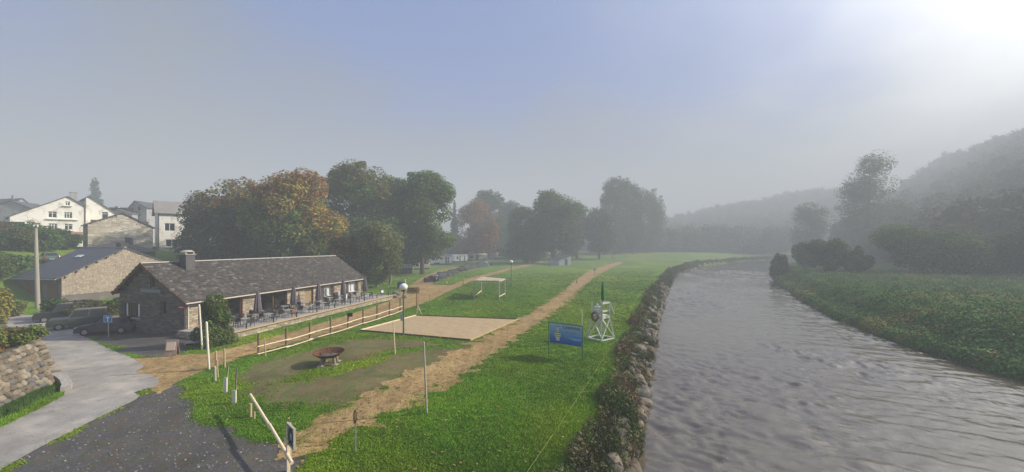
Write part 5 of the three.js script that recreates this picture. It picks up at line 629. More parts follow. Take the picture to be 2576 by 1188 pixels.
{
  const navy = std([0.05, 0.06, 0.12], 0.6), brown = std([0.2, 0.11, 0.07], 0.7), cream = std([0.6, 0.57, 0.48], 0.6, { map: T.stain }), grey = std([0.5, 0.5, 0.53], 0.6, { map: T.stain }), lilac = std([0.42, 0.4, 0.48], 0.7);
  const b = (x) => y5(x, 0)[0], v = (y) => y5(0, y)[1];
  caravan('caravan', 'cream caravan half hidden behind the olive willow', b(160), b(345), v(665), v(450), 2.2, -0.3, { m: cream, win: [[0.35, 0.6, 0.2, 0.3]] });
  caravan('caravan', 'dark navy caravan with a white-barred front window', b(405), b(695), v(700), v(450), 2.4, 0.5, { m: navy, roof: M.whitePaint, win: [[0.65, 0.58, 0.6, 0.36]], glass: std([0.45, 0.47, 0.52], 0.2) });
  caravan('caravan', 'white caravan with a brown awning behind the bare trunk', b(700), b(1030), v(612), v(425), 2.4, 0.5, { m: cream, win: [[0.8, 0.6, 0.25, 0.2]], awning: [0.3, 0.55, 2.2, brown] });
  caravan('mobile_home', 'white mobile home with grey pitched roof', b(1035), b(1448), v(525), v(350), 3.2, 0.5, { gable: true, roof: M.roofGrey, win: [[0.22, 0.66, 0.12, 0.22], [0.55, 0.66, 0.1, 0.2]], door: [[0.75, 0.06], [0.84, 0.05]], cat: 'mobile home' });
  caravan('mobile_home', 'bright white flat-roofed mobile home with lilac end panel', b(1450), b(1760), v(472), v(325), 3.2, 0.5, { win: [[0.42, 0.55, 0.1, 0.45]], door: [[0.13, 0.26, lilac], [0.56, 0.05], [0.83, 0.05]], cat: 'mobile home' });
  caravan('caravan', 'grey caravan with a pale tented awning', b(1775), b(2140), v(445), v(305), 2.6, 0.5, { m: grey, win: [[0.2, 0.5, 0.2, 0.5, lilac]], awning: [0.55, 0.7, 2.6, M.whitePaint], door: [[0.5, 0.16, navy]] });
  caravan('caravan', 'dark caravan under a flat roof in the mist', b(2060), b(2330), v(420), v(295), 3, 0.5, { m: std([0.1, 0.1, 0.12], 0.7), roof: lilac, win: [[0.5, 0.55, 0.3, 0.3]] });
  caravan('caravan', 'small white caravan at the right end of the row', b(2325), b(2500), v(405), v(285), 2.4, 0.5, { win: [[0.3, 0.6, 0.2, 0.3], [0.75, 0.6, 0.2, 0.3]] });
  const y6 = view(1300, 530, 3.4347);
  caravan('caravan', 'dim dark caravan left of the distant globe lamp', ...[y6(690, 0)[0], y6(860, 0)[0], y6(0, 790)[1], y6(0, 725)[1]], 2.5, 0, { m: std([0.2, 0.21, 0.23], 0.7), win: [[0.3, 0.6, 0.2, 0.3]], door: [[0.7, 0.12, M.whitePaint]] });
  // pale tent-shaped covered thing by the dark caravan: teal tarpaulin
  const p = onGround(...y5(2060, 540)), t = thing('tarpaulin_heap', 'teal tarpaulin over a low heap beside the grey caravan', 'tarpaulin', p), g = new THREE.SphereGeometry(1, 20, 12, 0, 6.3, 0, 1.6), q = g.attributes.position; for (let i = 0; i < q.count; i++) { const k = 1 + 0.3 * fbm(q.getX(i) * 2, q.getZ(i) * 2, q.getY(i) * 2); q.setXYZ(i, q.getX(i) * 2.2 * k, q.getY(i) * 1.7 * k, q.getZ(i) * 1.3 * k); } g.computeVertexNormals(); part('sheet', g, std([0.07, 0.14, 0.14], 0.6), t); new Build().bar(V3(2.1, 0, 0.4), V3(2.1, 2.6, 0.4), 0.06).to('pole', M.steel, t);
}
{ // white shed
  const v8 = view(1640, 720, 14.85), a = onGround(...v8(90, 920)), d = -a.z, px = d / FOCAL / 14.85 / 1.1704, turn = 0.42, t = thing('white_shed', 'white lean-to shed with black graffiti beside the big misty tree', 'shed', a, turn), w = 620 * px / Math.cos(turn) * 0.92, D = 7.5, h0 = 250 * px, h1 = 430 * px, m = std([0.6, 0.62, 0.64], 0.75, { map: T.stain });
  const s = new THREE.Shape([[0, 0], [w, 0], [w, h1], [0, h0]].map((p) => new THREE.Vector2(...p))), o = [[0.47, 0.69, 0.03, 0.62]]; for (const [x0, x1, y0, y1] of o) s.holes.push(new THREE.Path([[w * x0, h1 * y0], [w * x0, h1 * y1], [w * x1, h1 * y1], [w * x1, h1 * y0]].map((p) => new THREE.Vector2(...p))));
  part('front_wall', new THREE.ExtrudeGeometry(s, { depth: 0.15, bevelEnabled: false }).translate(0, 0, -0.15), m, t); new Build().box(w - 0.075, h1 / 2 - 0.01, -D / 2 - 0.1, 0.15, h1 - 0.02, D - 0.12).to('side_wall', std([0.72, 0.74, 0.76], 0.75, { map: T.stain }), t); new Build().box(0.075, h0 / 2 - 0.01, -D / 2 - 0.1, 0.15, h0 - 0.02, D - 0.12).to('side_wall', m, t); new Build().box(w / 2, h0 / 2, -D, w - 0.3, h0 - 0.05, 0.15).to('back_wall', m, t);
  new Build().plank(V3(-0.3, h0 + 0.0, -D / 2), V3(w + 0.3, h1 + 0.12, -D / 2), D + 0.5, 0.1).to('roof', M.roof, t); new Build().box(w * 0.58, h1 * 0.32, -0.2, w * 0.21, h1 * 0.58, 0.05).to('door', std([0.08, 0.09, 0.16], 0.6), t);
  for (let i = 0; i < 3; i++) new Build().box(w + 0.02, h1 * 0.47, -2.9 - i * 1.7, 0.06, h1 * 0.9, 0.28).to('batten', std([0.3, 0.31, 0.33], 0.7), t);
  const gm = canvasMap(256, 128, (c, W, H) => { c.fillStyle = '#c9cdd2'; c.fillRect(0, 0, W, H); c.fillStyle = '#23262b'; c.fillRect(20, 20, 90, 34); c.fillRect(14, 60, 90, 30); c.fillRect(130, 14, 100, 40); c.fillRect(126, 58, 98, 36); }); part('graffiti_panel', new THREE.BoxGeometry(0.02, h1 * 0.26, 1.8).translate(w + 0.012, h1 * 0.66, -1.1), printed(gm, 0.7), t); new Build().box(w + 0.02, h1 * 0.4, -2.35, 0.04, h1 * 0.74, 0.4).to('side_door', std([0.1, 0.1, 0.12], 0.7), t);
}
function makeCar(name, label, pos, turn, sc, paint, kind = 'hatch') { // nose at local +x
  const t = thing(name, label, 'car', pos, turn), L = 4.0 * sc, Wd = 1.65 * sc, suv = kind === 'suv', b = suv ? 0.42 : 0.3, prof = (suv ? [[-2, b], [-2.02, 0.95], [-1.95, 1.05], [0.7, 1.05], [1.85, 0.98], [2.0, 0.7], [1.98, b]] : [[-1.98, b], [-2.02, 0.6], [-1.9, 0.95], [0.75, 0.93], [1.6, 0.78], [1.95, 0.6], [2.0, b]]).map(([x, y]) => new THREE.Vector2(x * sc, y * sc));
  const body = new THREE.ExtrudeGeometry(new THREE.Shape(prof), { depth: Wd - 0.16 * sc, bevelEnabled: true, bevelThickness: 0.08 * sc, bevelSize: 0.07 * sc, bevelSegments: 3 }).translate(0, 0, -(Wd - 0.16 * sc) / 2); part('body', body, paint, t);
  const H = suv ? 1.82 : 1.46, y0 = suv ? 1.0 : 0.9, cab = new THREE.BufferGeometry(), bx = suv ? [-1.98, 0.8] : [-1.9, 0.85], tx = suv ? [-1.85, 0.35] : [-1.45, 0.1], wb = 0.78, wt = 0.62, q = []; const c8 = [[bx[0], y0, wb], [bx[1], y0, wb], [tx[1], H, wt], [tx[0], H, wt]].map((p) => p.map((k) => k * sc)), c9 = c8.map(([x, y, z]) => [x, y, -z]); const f4 = (a, c, d, e) => q.push(...a, ...c, ...d, ...a, ...d, ...e); f4(...c8); f4(c9[3], c9[2], c9[1], c9[0]); f4(c8[1], c9[1], c9[2], c8[2]); f4(c9[0], c8[0], c8[3], c9[3]); f4(c8[3], c8[2], c9[2], c9[3]); cab.setAttribute('position', new THREE.Float32BufferAttribute(q, 3)); cab.computeVertexNormals(); part('cabin', cab, paint, t);
  const lerp3 = (a, b2, k) => a.map((v, i) => v + (b2[i] - v) * k), pane = (Q, x0, x1, y0_, y1, off, lab) => { const P = (x, y) => { const lo = lerp3(Q[0], Q[1], x), hi = lerp3(Q[3], Q[2], x); return V3(...lerp3(lo, hi, y)); }; const a = P(x0, y0_), b2 = P(x1, y0_), c2 = P(x1, y1), d2 = P(x0, y1), n = V3().crossVectors(b2.clone().sub(a), d2.clone().sub(a)).normalize().multiplyScalar(off), g = new THREE.BufferGeometry(), arr = []; [a, b2, c2, a, c2, d2].forEach((v) => { const k = v.clone().add(n); arr.push(k.x, k.y, k.z); }); g.setAttribute('position', new THREE.Float32BufferAttribute(arr, 3)); g.computeVertexNormals(); part(lab, g, M.darkGlass, t); };
  for (const Q of [c8, [c9[1], c9[0], c9[3], c9[2]]]) { const fl = Q === c8; pane(Q, fl ? 0.06 : 0.52, fl ? 0.48 : 0.94, 0.12, 0.88, 0.012, 'window'); pane(Q, fl ? 0.52 : 0.06, fl ? 0.94 : 0.48, 0.12, 0.88, 0.012, 'window'); } pane([c8[1], c9[1], c9[2], c8[2]], 0.06, 0.94, 0.08, 0.92, 0.012, 'windscreen'); pane([c9[0], c8[0], c8[3], c9[3]], 0.08, 0.92, 0.2, 0.88, 0.012, 'rear_window');
  for (const x of [-1.25, 1.25]) for (const s of [-1, 1]) { const w = part('wheel', new THREE.CylinderGeometry(0.32 * sc, 0.32 * sc, 0.2 * sc, 24).rotateX(Math.PI / 2).translate(x * sc, 0.32 * sc, s * (Wd / 2 - 0.07 * sc)), M.tyre, t); part('rim', new THREE.CylinderGeometry(0.19 * sc, 0.19 * sc, 0.21 * sc, 16).rotateX(Math.PI / 2).translate(x * sc, 0.32 * sc, s * (Wd / 2 - 0.065 * sc)), M.rim, w); }
  for (const s of [-1, 1]) { new Build().box(-2.06 * sc, 0.78 * sc, s * 0.62 * sc, 0.06 * sc, 0.3 * sc, 0.2 * sc).to('tail_light', M.lampRed, t); new Build().box(1.95 * sc, 0.66 * sc, s * 0.56 * sc, 0.16 * sc, 0.14 * sc, 0.3 * sc).to('headlight', M.lampClear, t); new Build().box(0.62 * sc, 0.98 * sc, s * 0.92 * sc, 0.12 * sc, 0.12 * sc, 0.18 * sc).to('door_mirror', paint, t); } new Build().box(-2.08 * sc, 0.5 * sc, 0, 0.06, 0.12 * sc, 0.5 * sc).to('number_plate', std([0.7, 0.7, 0.68], 0.5), t); new Build().box(-2.06 * sc, 0.42 * sc, 0, 0.1, 0.16 * sc, 1.5 * sc).to('rear_bumper', suv ? std([0.5, 0.52, 0.52], 0.5) : M.black, t);
  return t;
}
{
  const paint = (c, rgh = 0.3) => new THREE.MeshPhysicalMaterial({ color: new THREE.Color().setRGB(...c), roughness: rgh, clearcoat: 0.7, clearcoatRoughness: 0.1 });
  makeCar('parked_car', 'dark blue hatchback parked beside the stone gable', GP(275, 838), Math.PI + 0.32, 0.86, paint([0.012, 0.018, 0.045]));
  makeCar('parked_car', 'grey-green off-road car parked beyond the dark blue hatchback', GP(200, 824), Math.PI + 0.75, 0.84, paint([0.055, 0.065, 0.055], 0.45), 'suv');
  makeCar('parked_car', 'dark car half hidden beyond the grey off-road car', GP(158, 806), Math.PI + 0.85, 0.84, paint([0.02, 0.022, 0.025]), 'suv');
  const p = DP(122, 645, 52); p.y = ground(p.x, p.z); makeCar('parked_car', 'small green car parked up the slope behind the utility pole', p, 2.6, 0.9, paint([0.03, 0.1, 0.07]));
  const fl = thing('trailer_rack', 'pale slatted trailer box parked before the barn hedge', 'trailer', GP(196, 803), 0.3); new Build().box(0, 0.75, 0, 1.4, 0.5, 1.0).to('box', std([0.5, 0.48, 0.44], 0.7, { map: T.grain }), fl); for (const y of [1.08, 1.26]) new Build().box(0, y, 0.46, 1.4, 0.1, 0.05).to('slat', M.paleWood, fl); for (const x of [-0.4, 0.4]) part('wheel', new THREE.CylinderGeometry(0.28, 0.28, 0.16, 18).rotateX(Math.PI / 2).translate(x, 0.28, 0.5), M.tyre, fl);
  const f = GP(95, 778), up = thing('utility_pole', 'tall pale concrete utility pole beside the lane', 'pole', f), h = (778 - 572) * scaleAt(0, 778); new Build().bar(V3(0, -0.5, 0), V3(-0.25, h, 0), 0.2, undefined, 0.13, 14).to('shaft', std([0.52, 0.47, 0.4], 0.9, { map: T.mottle }), up); new Build().box(-0.25, h + 0.05, 0, 0.5, 0.1, 0.12).to('cross_arm', M.greyWood, up); for (const x of [-0.2, 0.2]) part('insulator', new THREE.CylinderGeometry(0.05, 0.07, 0.16, 10).translate(-0.25 + x, h + 0.18, 0), M.globe, up);
  const a = f.clone().add(V3(-0.25, h + 0.2, 0)), b2 = DP(65, 538, 74), cv = new THREE.CatmullRomCurve3([a, a.clone().lerp(b2, 0.5).add(V3(0, -0.7, 0)), b2]); single('overhead_wire', new THREE.TubeGeometry(cv, 30, 0.02, 5), M.black, 'overhead wire from the utility pole to the white house', 'wire');
}
// houses
function gableHouse(name, label, pos, turn, w, deep, profile, mWall, mRoof, opt = {}) { // profile: [leftEave, ridgeX, ridge, rightEave] of the face at local z = 0
  const [le, rx, ry, re] = profile, t = thing(name, label, 'house', pos, turn), drop = opt.drop ?? 3, outline = [[0, -drop], [w, -drop], [w, re], [rx, ry], [0, le]].map((p) => new THREE.Vector2(...p)), s = new THREE.Shape(outline), wins = opt.win ?? [];
  for (const [x, y, ww, hh] of wins) s.holes.push(new THREE.Path([[x - ww / 2, y], [x - ww / 2, y + hh], [x + ww / 2, y + hh], [x + ww / 2, y]].map((p) => new THREE.Vector2(...p))));
  const wb = new Build(); wb.add(new THREE.ExtrudeGeometry(s, { depth: 0.3, bevelEnabled: false }), M4(0, 0, -0.3)); wb.add(new THREE.ExtrudeGeometry(new THREE.Shape(outline), { depth: 0.3, bevelEnabled: false }), M4(0, 0, -deep)); wb.box(0.15, (le - drop) / 2 - 0.02, -deep / 2, 0.296, le + drop, deep - 0.6).box(w - 0.15, (re - drop) / 2 - 0.02, -deep / 2, 0.296, re + drop, deep - 0.6);
  part('wall', metricUV(wb.geo(), 0.3), mWall, t); new Build().box(w / 2, 1, -1.2, w - 0.8, 4 + ry * 0.5, 0.1).to('room_lining', M.interior, t);
  const rb = new Build(), ov = opt.over ?? 0.3; for (const [xa, ya, xb, yb] of [[rx, ry, -ov, le - ov * (ry - le) / rx], [rx, ry, w + ov, re - ov * (ry - re) / (w - rx)]]) rb.plank(V3((xa + xb) / 2, (ya + yb) / 2 + 0.12, ov * 0.8), V3((xa + xb) / 2, (ya + yb) / 2 + 0.12, -deep - ov), 0.01, 0.01);
  const mk = (xa, ya, xb, yb) => { const L = Math.hypot(xb - xa, yb - ya), g = new THREE.BoxGeometry(L, 0.16, deep + ov * 1.6).toNonIndexed(); metricUV(g, 0.25); g.applyMatrix4(M4((xa + xb) / 2, (ya + yb) / 2 + 0.1, -deep / 2, 0, 0, Math.atan2(yb - ya, xb - xa))); return g; };
  const roof = part('roof', mergeGeometries([mk(-ov, le - ov * (ry - le) / rx, rx, ry), mk(rx, ry, w + ov, re - ov * (ry - re) / (w - rx))]), mRoof, t);
  for (const [x, z, hh, cw] of opt.chimney ?? []) { const c = new Build().box(x, hh / 2 + ry - 1.2, z, cw ?? 0.7, hh + 1.6, 0.7).to('chimney', opt.chimneyMat ?? M.greyPlaster, roof); new Build().box(x, ry - 0.36 + hh, z, (cw ?? 0.7) + 0.16, 0.1, 0.86).to('chimney_cap', M.concrete, c); void c; }
  for (const [x, y, ww, hh, n] of wins) { windowIn(t, x, y + hh / 2, -0.16, ww, hh, n ?? 2, opt.frame ?? M.whitePaint, M.darkGlass, { t: 0.09, rail: 0.28 }); }
  for (const [x0, x1, y] of opt.ledge ?? []) new Build().box((x0 + x1) / 2, y, 0.12, x1 - x0, 0.14, 0.5).to('ledge', M.plaster, t);
  return t;
}
{
  const at = (u, v, d) => DP(u, v, d);
  // big white house
  let d = 71, k = d / FOCAL, o = at(24, 606, d); const zz = view(0, 550, 5.656), hx = (x) => (zz(x, 0)[0] - 24) * k / 1.52, hy = (y) => (606 - zz(0, y)[1]) * k;
  const wn = (x0, x1, y0, y1, n) => [hx((x0 + x1) / 2), hy(y1), hx(x1) - hx(x0), hy(y0) - hy(y1), n];
  const wh = gableHouse('white_house', 'large white gabled house with rows of windows on the slope', o, 0.95, hx(1412), 11, [hy(500), hx(1115), hy(105), hy(250)], M.plaster, M.roof, { win: [wn(1070, 1160, 185, 260, 2), wn(775, 925, 378, 490, 2), wn(1050, 1200, 378, 490, 3), wn(495, 650, 590, 695, 2), wn(780, 935, 590, 695, 3), wn(1058, 1205, 590, 695, 2)], ledge: [[hx(1035), hx(1210), hy(268)], [hx(745), hx(1310), hy(512)], [hx(455), hx(1225), hy(712)]], chimney: [[hx(1300), -6, 1.9, 1.0]], drop: 5 });
  new Build().box(hx(800), hy(780), 0.05, hx(1400) - hx(215), hy(730) - hy(830), 0.12).to('ground_floor_band', M.orangeBrick, wh, 'brownish brick band above the ground floor'); for (const x of [530, 860, 1130]) { const q = new Build().box(hx(x), hy(900), 0.1, 2.2, 2.0, 0.1).to('window', M.darkWood, wh); part('pane', new THREE.BoxGeometry(1.9, 1.7, 0.04).translate(hx(x), hy(900), 0.16), M.darkGlass, q); }
  gableHouse('house_wing', 'wing with a steep roof against the right side of the white house', at(216, 600, 82), 0.95, 5, 9, [8.6, 0.4, 9.0, 5.2], M.plaster, M.roof, { win: [[2.8, 4.4, 1.0, 1.5, 1]], drop: 4 });
  gableHouse('village_house', 'dark roofed house behind the left end of the white house', at(-10, 585, 98), 1.35, 9, 15, [4.6, 4.5, 9.2, 4.6], M.greyPlaster, M.roof, { chimney: [[4.5, -12, 1.6], [4.5, -3, 1.2]], drop: 5 });
  gableHouse('village_house', 'dim slate house at the left edge of the village', at(-30, 590, 90), 0.4, 7.5, 8, [6.2, 3.8, 8.0, 6.2], M.greyPlaster, M.roof, { win: [[3.6, 2.2, 1.1, 1.4, 2]], drop: 5 });
  gableHouse('white_annex', 'low white annexe at the left edge beside the white house', at(-40, 608, 66), 0.25, 4.9, 5, [1.3, 2.4, 2.2, 1.6], M.whitePaint, M.whitePaint, { drop: 4, over: 0.1 });
  // stone house
  d = 62; k = d / FOCAL; const sh = gableHouse('stone_house', 'house with a sunlit rubble stone gable above the barn', at(220, 620, d), 0.9, 7.8, 9, [(620 - 564) * k, 3.97, (620 - 533) * k, (620 - 569) * k], std([0.4, 0.35, 0.28], 0.95, { map: T.mottle }), M.roof, { drop: 4, chimney: [] });
  const r = rng(601), sb = new Build(); courses(sb, (b, x, y, w, h, dd, c, tl) => b.box(x, y - 1.2, 0.02, w, h, dd, c, 0, 0, tl), 7.8, (x) => 1.2 + (x < 3.97 ? lerp((620 - 564) * k, (620 - 533) * k, x / 3.97) : lerp((620 - 533) * k, (620 - 569) * k, (x - 3.97) / 3.83)) - 0.1, [], r, [[0.76, 0.66, 0.52], [0.85, 0.77, 0.64], [0.64, 0.54, 0.41], [0.88, 0.82, 0.72]], 0.2, [0.3, 0.9], 0.12); sb.to('rubble_stonework', M.stone, sh).userData.kind = 'stuff';
  // small gabled house
  gableHouse('village_house', 'small grey gabled house peeping over the stone house ridge', at(322, 560, 95), 0.1, 4.2, 6, [3.3, 1.6, 5.3, 3.7], M.greyPlaster, M.roof, { win: [[2.4, 2.9, 0.95, 1.5, 1], [2.4, 1.6, 0.95, 0.8, 1]], drop: 5 });
  gableHouse('village_house', 'low roof with a pale chimney left of the small grey house', at(258, 560, 92), 0.2, 6, 6, [2.2, 3, 3.1, 2.2], M.greyPlaster, M.roofGrey, { chimney: [[1.6, -2, 1.3]], drop: 5, chimneyMat: M.whitePaint });
  // white house on the right, ridge across the view
  d = 72; k = d / FOCAL; const p = at(396, 625, d), rw = thing('white_house', 'white house with grey hipped roof partly hidden by the brown-green tree', 'house', p, 0.8), W = 8.4, D = 8, e = (625 - 536) * k, rg = (625 - 503) * k, wall = new Build(), sw = new THREE.Shape([[0, -4], [W, -4], [W, e], [0, e]].map((q) => new THREE.Vector2(...q))); const ow = [[1.7, 3.3, 1.5, 1.5, 2], [4.6, 3.3, 1.5, 1.5, 2], [2.9, 0.3, 3.6, 1.4, 4]]; for (const [x, y, ww, hh] of ow) sw.holes.push(new THREE.Path([[x - ww / 2, y], [x - ww / 2, y + hh], [x + ww / 2, y + hh], [x + ww / 2, y]].map((q) => new THREE.Vector2(...q))));
  wall.add(new THREE.ExtrudeGeometry(sw, { depth: 0.3, bevelEnabled: false }), M4(0, 0, -0.3)); wall.box(W - 0.15, e / 2 - 2, -D / 2, 0.3, e + 3.96, D - 0.6).box(W / 2, e / 2 - 2, -D + 0.15, W, e + 3.96, 0.3); part('wall', metricUV(wall.geo(), 0.3), M.plaster, rw);
  const sd = new Build(), gsh = new THREE.Shape([[0.3, -4], [D - 0.3, -4], [D - 0.3, e - 0.3], [D / 2, rg - 0.6], [0.3, e - 0.3]].map((q) => new THREE.Vector2(...q))); sd.add(new THREE.ExtrudeGeometry(gsh, { depth: 0.3, bevelEnabled: false }), M4(0, 0, 0, 0, Math.PI / 2)); const sp = sd.to('side_wall', M.plaster, rw); void sp;
  const rf = new Build(); for (const s of [1, -1]) { const L = Math.hypot(D / 2 + 0.4, rg - e + 0.2); rf.add(metricUV(new THREE.BoxGeometry(W + 0.9, 0.16, L).toNonIndexed(), 0.25), M4(W / 2, (rg + e) / 2, -D / 2 + s * (D / 4 + 0.2), s * Math.atan2(rg - e + 0.2, D / 2 + 0.4), 0, 0)); } const rfo = rf.to('roof', std([0.3, 0.28, 0.26], 0.75, { map: T.shingle }), rw); new Build().box(4.6, rg - 1.0, -1.6, 0.5, 0.5, 0.4).to('skylight', M.whitePaint, rfo); new Build().box(W / 2, 2, -1.2, W - 1, 6, 0.1).to('room_lining', M.interior, rw);
  for (const [x, y, ww, hh, n] of ow) windowIn(rw, x, y + hh / 2, -0.14, ww, hh, n, M.whitePaint, M.darkGlass, { t: 0.09 }); new Build().bar(V3(0.15, -3, 0.1), V3(0.15, e, 0.1), 0.06).to('downpipe', M.darkMetal, rw); new Build().box(2.9, 0.15, 0.12, 4, 0.12, 0.4).to('ledge', M.plaster, rw);
  // far white house
  gableHouse('village_house', 'small white distant house between the green tree and the misty trees', at(1132, 628, 190), 0.6, 6, 6, [3.2, 1.6, 4.2, 3.2], M.whitePaint, M.roof, { win: [[1.3, 1.4, 1.0, 1.2, 1], [3.7, 1.2, 1.0, 1.5, 1]], drop: 5 });
}
{ // barn with the slate-hung gable facing the river
  const A = V3(-52, 0, -44), B = V3(-49.6, 0, -56), e = B.clone().sub(A), L = e.length(), turn = Math.atan2(-e.z, e.x), eave = 3.09, ridge = 6.33, t = thing('barn', 'old barn with dark roof and sunlit slate-hung gable', 'barn', A, turn), deep = 7, r = rng(611);   // local +x runs along the gable, +z faces the river
  const out = [[0, 0], [L, 0], [L, eave + 0.6], [L / 2, ridge], [0, eave]].map((p) => new THREE.Vector2(...p)); const wb = new Build(); wb.add(new THREE.ExtrudeGeometry(new THREE.Shape(out), { depth: 0.3, bevelEnabled: false }), M4(0, 0, -0.3)).add(new THREE.ExtrudeGeometry(new THREE.Shape(out), { depth: 0.3, bevelEnabled: false }), M4(0, 0, -deep)); wb.box(0.15, eave / 2, -deep / 2, 0.296, eave, deep - 0.6).box(L - 0.15, eave / 2, -deep / 2, 0.296, eave, deep - 0.6); part('wall', metricUV(wb.geo(), 0.4), std([0.22, 0.2, 0.18], 0.95, { map: T.mottle }), t);
  const sb = new Build(); courses(sb, (b, x, y, w, h, d, c, tl) => b.box(x, y + 0.95, 0.03, w, h + 0.01, d, c, 0, -0.06, tl * 0.3), L, (x) => (x < L / 2 ? lerp(eave, ridge, x / (L / 2)) : lerp(ridge, eave + 0.6, (x - L / 2) / (L / 2))) - 0.95, [], r, [[0.47, 0.39, 0.295], [0.5, 0.42, 0.33], [0.45, 0.365, 0.28], [0.48, 0.4, 0.305]], 0.17, [0.25, 0.4], 0.05); sb.to('slate_hanging', M.stone, t, 'tan slate cladding on the gable').userData.kind = 'stuff';
  const mk = (xa, ya, xb, yb) => { const l = Math.hypot(xb - xa, yb - ya), g = metricUV(new THREE.BoxGeometry(l, 0.14, deep + 0.3).toNonIndexed(), 0.25); g.applyMatrix4(M4((xa + xb) / 2, (ya + yb) / 2 + 0.1, -deep / 2, 0, 0, Math.atan2(yb - ya, xb - xa))); return g; }; const rf = part('roof', mergeGeometries([mk(-0.5, eave - 0.27, L / 2, ridge), mk(L / 2, ridge, L + 0.3, eave + 0.5)]), std([0.075, 0.078, 0.09], 0.55, { map: T.shingle }), t); new Build().box(L / 2, ridge + 0.2, -deep / 2, 0.24, 0.1, deep + 0.3).to('ridge_cap', std([0.4, 0.4, 0.42], 0.7), rf); new Build().box(L * 0.3, eave + 2.35, -3.6, 0.5, 0.06, 0.9, undefined, 0, 0, 0.5).to('skylight', std([0.6, 0.62, 0.65], 0.2), rf); new Build().box(L / 2 + 0.7, ridge + 0.35, -1.5, 0.8, 0.9, 0.8).to('chimney', M.darkMetal, rf);
  for (let i = 0; i < 6; i++) new Build().box(lerp(0.3, L / 2, i / 6), lerp(eave, ridge, i / 6) + 0.0, 0.14, 0.14, 0.14, 0.3).to('purlin_end', M.darkWood, t);
  new Build().box(-0.04, 1.35, -1.3, 0.1, 2.3, 1.5).to('door', M.darkWood, t); new Build().box(-0.04, 1.5, -4.2, 0.1, 1.9, 2.4).to('door', M.darkWood, t, 'wide dark barn door'); new Build().box(-0.56, eave - 0.22, -deep / 2, 0.1, 0.1, deep + 0.3).to('gutter', std([0.4, 0.42, 0.45], 0.5), t);
  const lt = thing('lean_to', 'low dark roofed lean-to left of the barn', 'shed', V3(-62.5, 0, -45), 0.2); new Build().box(2.5, 1.2, -2, 7, 2.4, 4).to('wall', std([0.12, 0.12, 0.12], 0.95, { map: T.mottle }), lt); new Build().box(2.5, 2.75, -2, 7.6, 0.14, 4.9, undefined, 0, 0.2).to('roof', M.roof, lt); for (const x of [1, 3.4]) new Build().box(x, 1.0, 0.02, 1.2, 1.9, 0.08).to('door', M.darkWood, lt);
  const hp = V3(-58.5, ground(-58.5, -57) - 1.9, -57), hr = thing('hipped_house', 'dark hipped roof rising between the barn and the stone house', 'house', hp, 0.3); new Build().box(0, 2.2, 0, 6, 4.8, 5).to('wall', std([0.18, 0.15, 0.13], 0.95, { map: T.mottle }), hr); part('roof', new THREE.CylinderGeometry(0.4, 4.7, 1.6, 4).rotateY(Math.PI / 4).scale(1.0, 1, 0.85).translate(0, 5.3, 0), std([0.07, 0.06, 0.06], 0.7, { map: T.shingle }), hr); new Build().box(1.0, 6.1, 0, 0.7, 1.1, 0.6).to('chimney', M.darkMetal, hr);
}
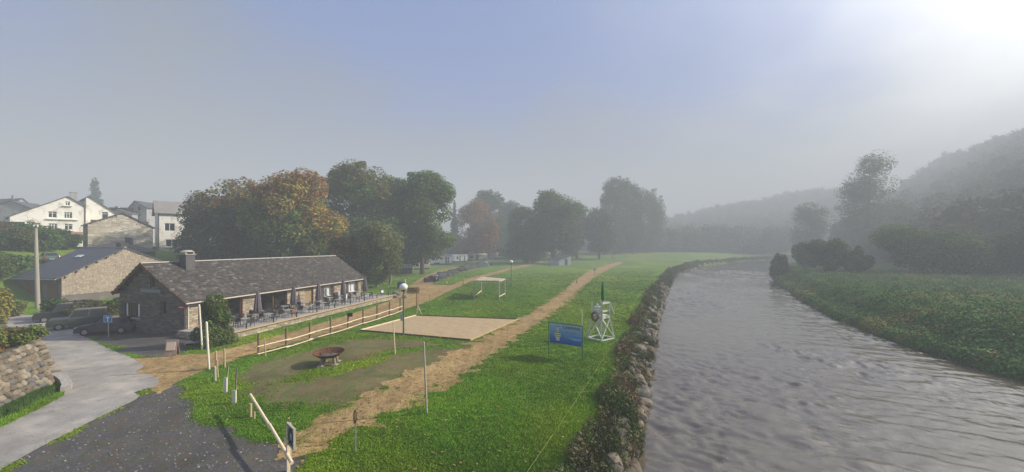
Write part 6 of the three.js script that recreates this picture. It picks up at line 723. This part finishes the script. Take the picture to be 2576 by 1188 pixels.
{ // village gardens and hedges
  const g = (u, d, h, w, n, s, seed, cols, lab) => { const p = DP(u, 617, d); p.y = ground(p.x, p.z); return makeBush('garden_shrub', lab, p, h, w, n, s, seed, cols, 'garden shrubs on the slope'); };
  g(45, 62, 4.6, 5.5, 5000, 0.16, 701, [G1, G2, OL], 'green garden shrub before the left end of the white house'); g(100, 66, 4.4, 5, 4500, 0.16, 702, [G1, G3], 'dark green shrub below the middle of the white house'); g(-10, 58, 5, 6, 4000, 0.16, 703, [RU, BR, G3], 'reddish dark shrub at the left edge below the village'); g(150, 64, 3.6, 5, 3500, 0.16, 704, [G3, DG], 'dark shrub behind the small green car'); g(400, 56, 4.2, 4.2, 4000, 0.15, 705, [BR, RU, OL, GO], 'brown autumn shrub right of the stone gable'); g(432, 60, 3.5, 4.4, 3500, 0.15, 706, [G1, OL, BR], 'green-brown shrub below the hidden white house'); g(365, 54, 3.6, 3.6, 3000, 0.14, 707, [BR, G3], 'low dark shrub at the foot of the stone gable');
  g(20, 47, 2.4, 6, 4000, 0.14, 708, [G1, G2, DG], 'low green hedge left of the utility pole'); g(-30, 44, 3.4, 5, 4000, 0.14, 709, [G1, OL], 'green hedge at the left edge beyond the lane');
  [[15, 54, 'dark green shrub on the bank left of the utility pole'], [58, 55, 'olive shrub on the bank just left of the utility pole'], [112, 57, 'green shrub on the bank right of the utility pole'], [160, 60, 'dark shrub on the bank above the barn roof'], [-25, 66, 'brown shrub highest on the left edge bank'], [75, 60, 'tall green shrub behind the top of the bank']].forEach(([u, d, l], i) => g(u, d, 3.2 + (i % 3) * 0.6, 4.6, 3500, 0.15, 720 + i, [[G1, G3, DG], [OL, G1, BR], [G2, G1, G3]][i % 3], l));
  const h = (u, v, hh, w, seed, cols, lab) => { const p = GP(u, v); return makeBush('parking_hedge', lab, p, hh, w, 3500, 0.11, seed, cols, 'hedge behind the parked cars'); };
  h(140, 800, 1.9, 3, 711, [G3, G1, DG], 'leafy hedge beside the foot of the utility pole'); h(235, 802, 2.0, 4, 712, [G3, OL, BR], 'brown-green hedge behind the grey off-road car'); h(285, 800, 2.2, 3.4, 713, [OL, G1, BR], 'tall olive hedge against the left side of the stone gable'); h(190, 796, 1.7, 3, 714, [BR, G3, DG], 'low dark hedge below the barn gable');
  const pb = thing('wooden_pallet', 'weathered wooden pallet lying at the foot of the gable corner', 'pallet', GP(...z2(840, 985)), 0.3); for (let i = 0; i < 5; i++) new Build().box(0, 0.14, -0.4 + i * 0.2, 1.3, 0.03, 0.14).to('slat', M.greyWood, pb); for (const x of [-0.55, 0, 0.55]) new Build().box(x, 0.065, 0, 0.1, 0.11, 0.95).to('bearer', M.greyWood, pb);
  const far = thing('distant_wall', 'pale streak of a low wall beside the far river bend', 'wall', onGround(1700, 630)); new Build().box(4, 0.5, 0, 10, 1.2, 0.4).to('wall_face', M.whitePaint, far); new Build().box(4, 1.14, 0, 10.2, 0.08, 0.6).to('wall_cap', M.concrete, far);
}
scene.traverse((o) => { if (o.isMesh) { o.castShadow = true; o.receiveShadow = true; } });
renderer.render(scene, camera);
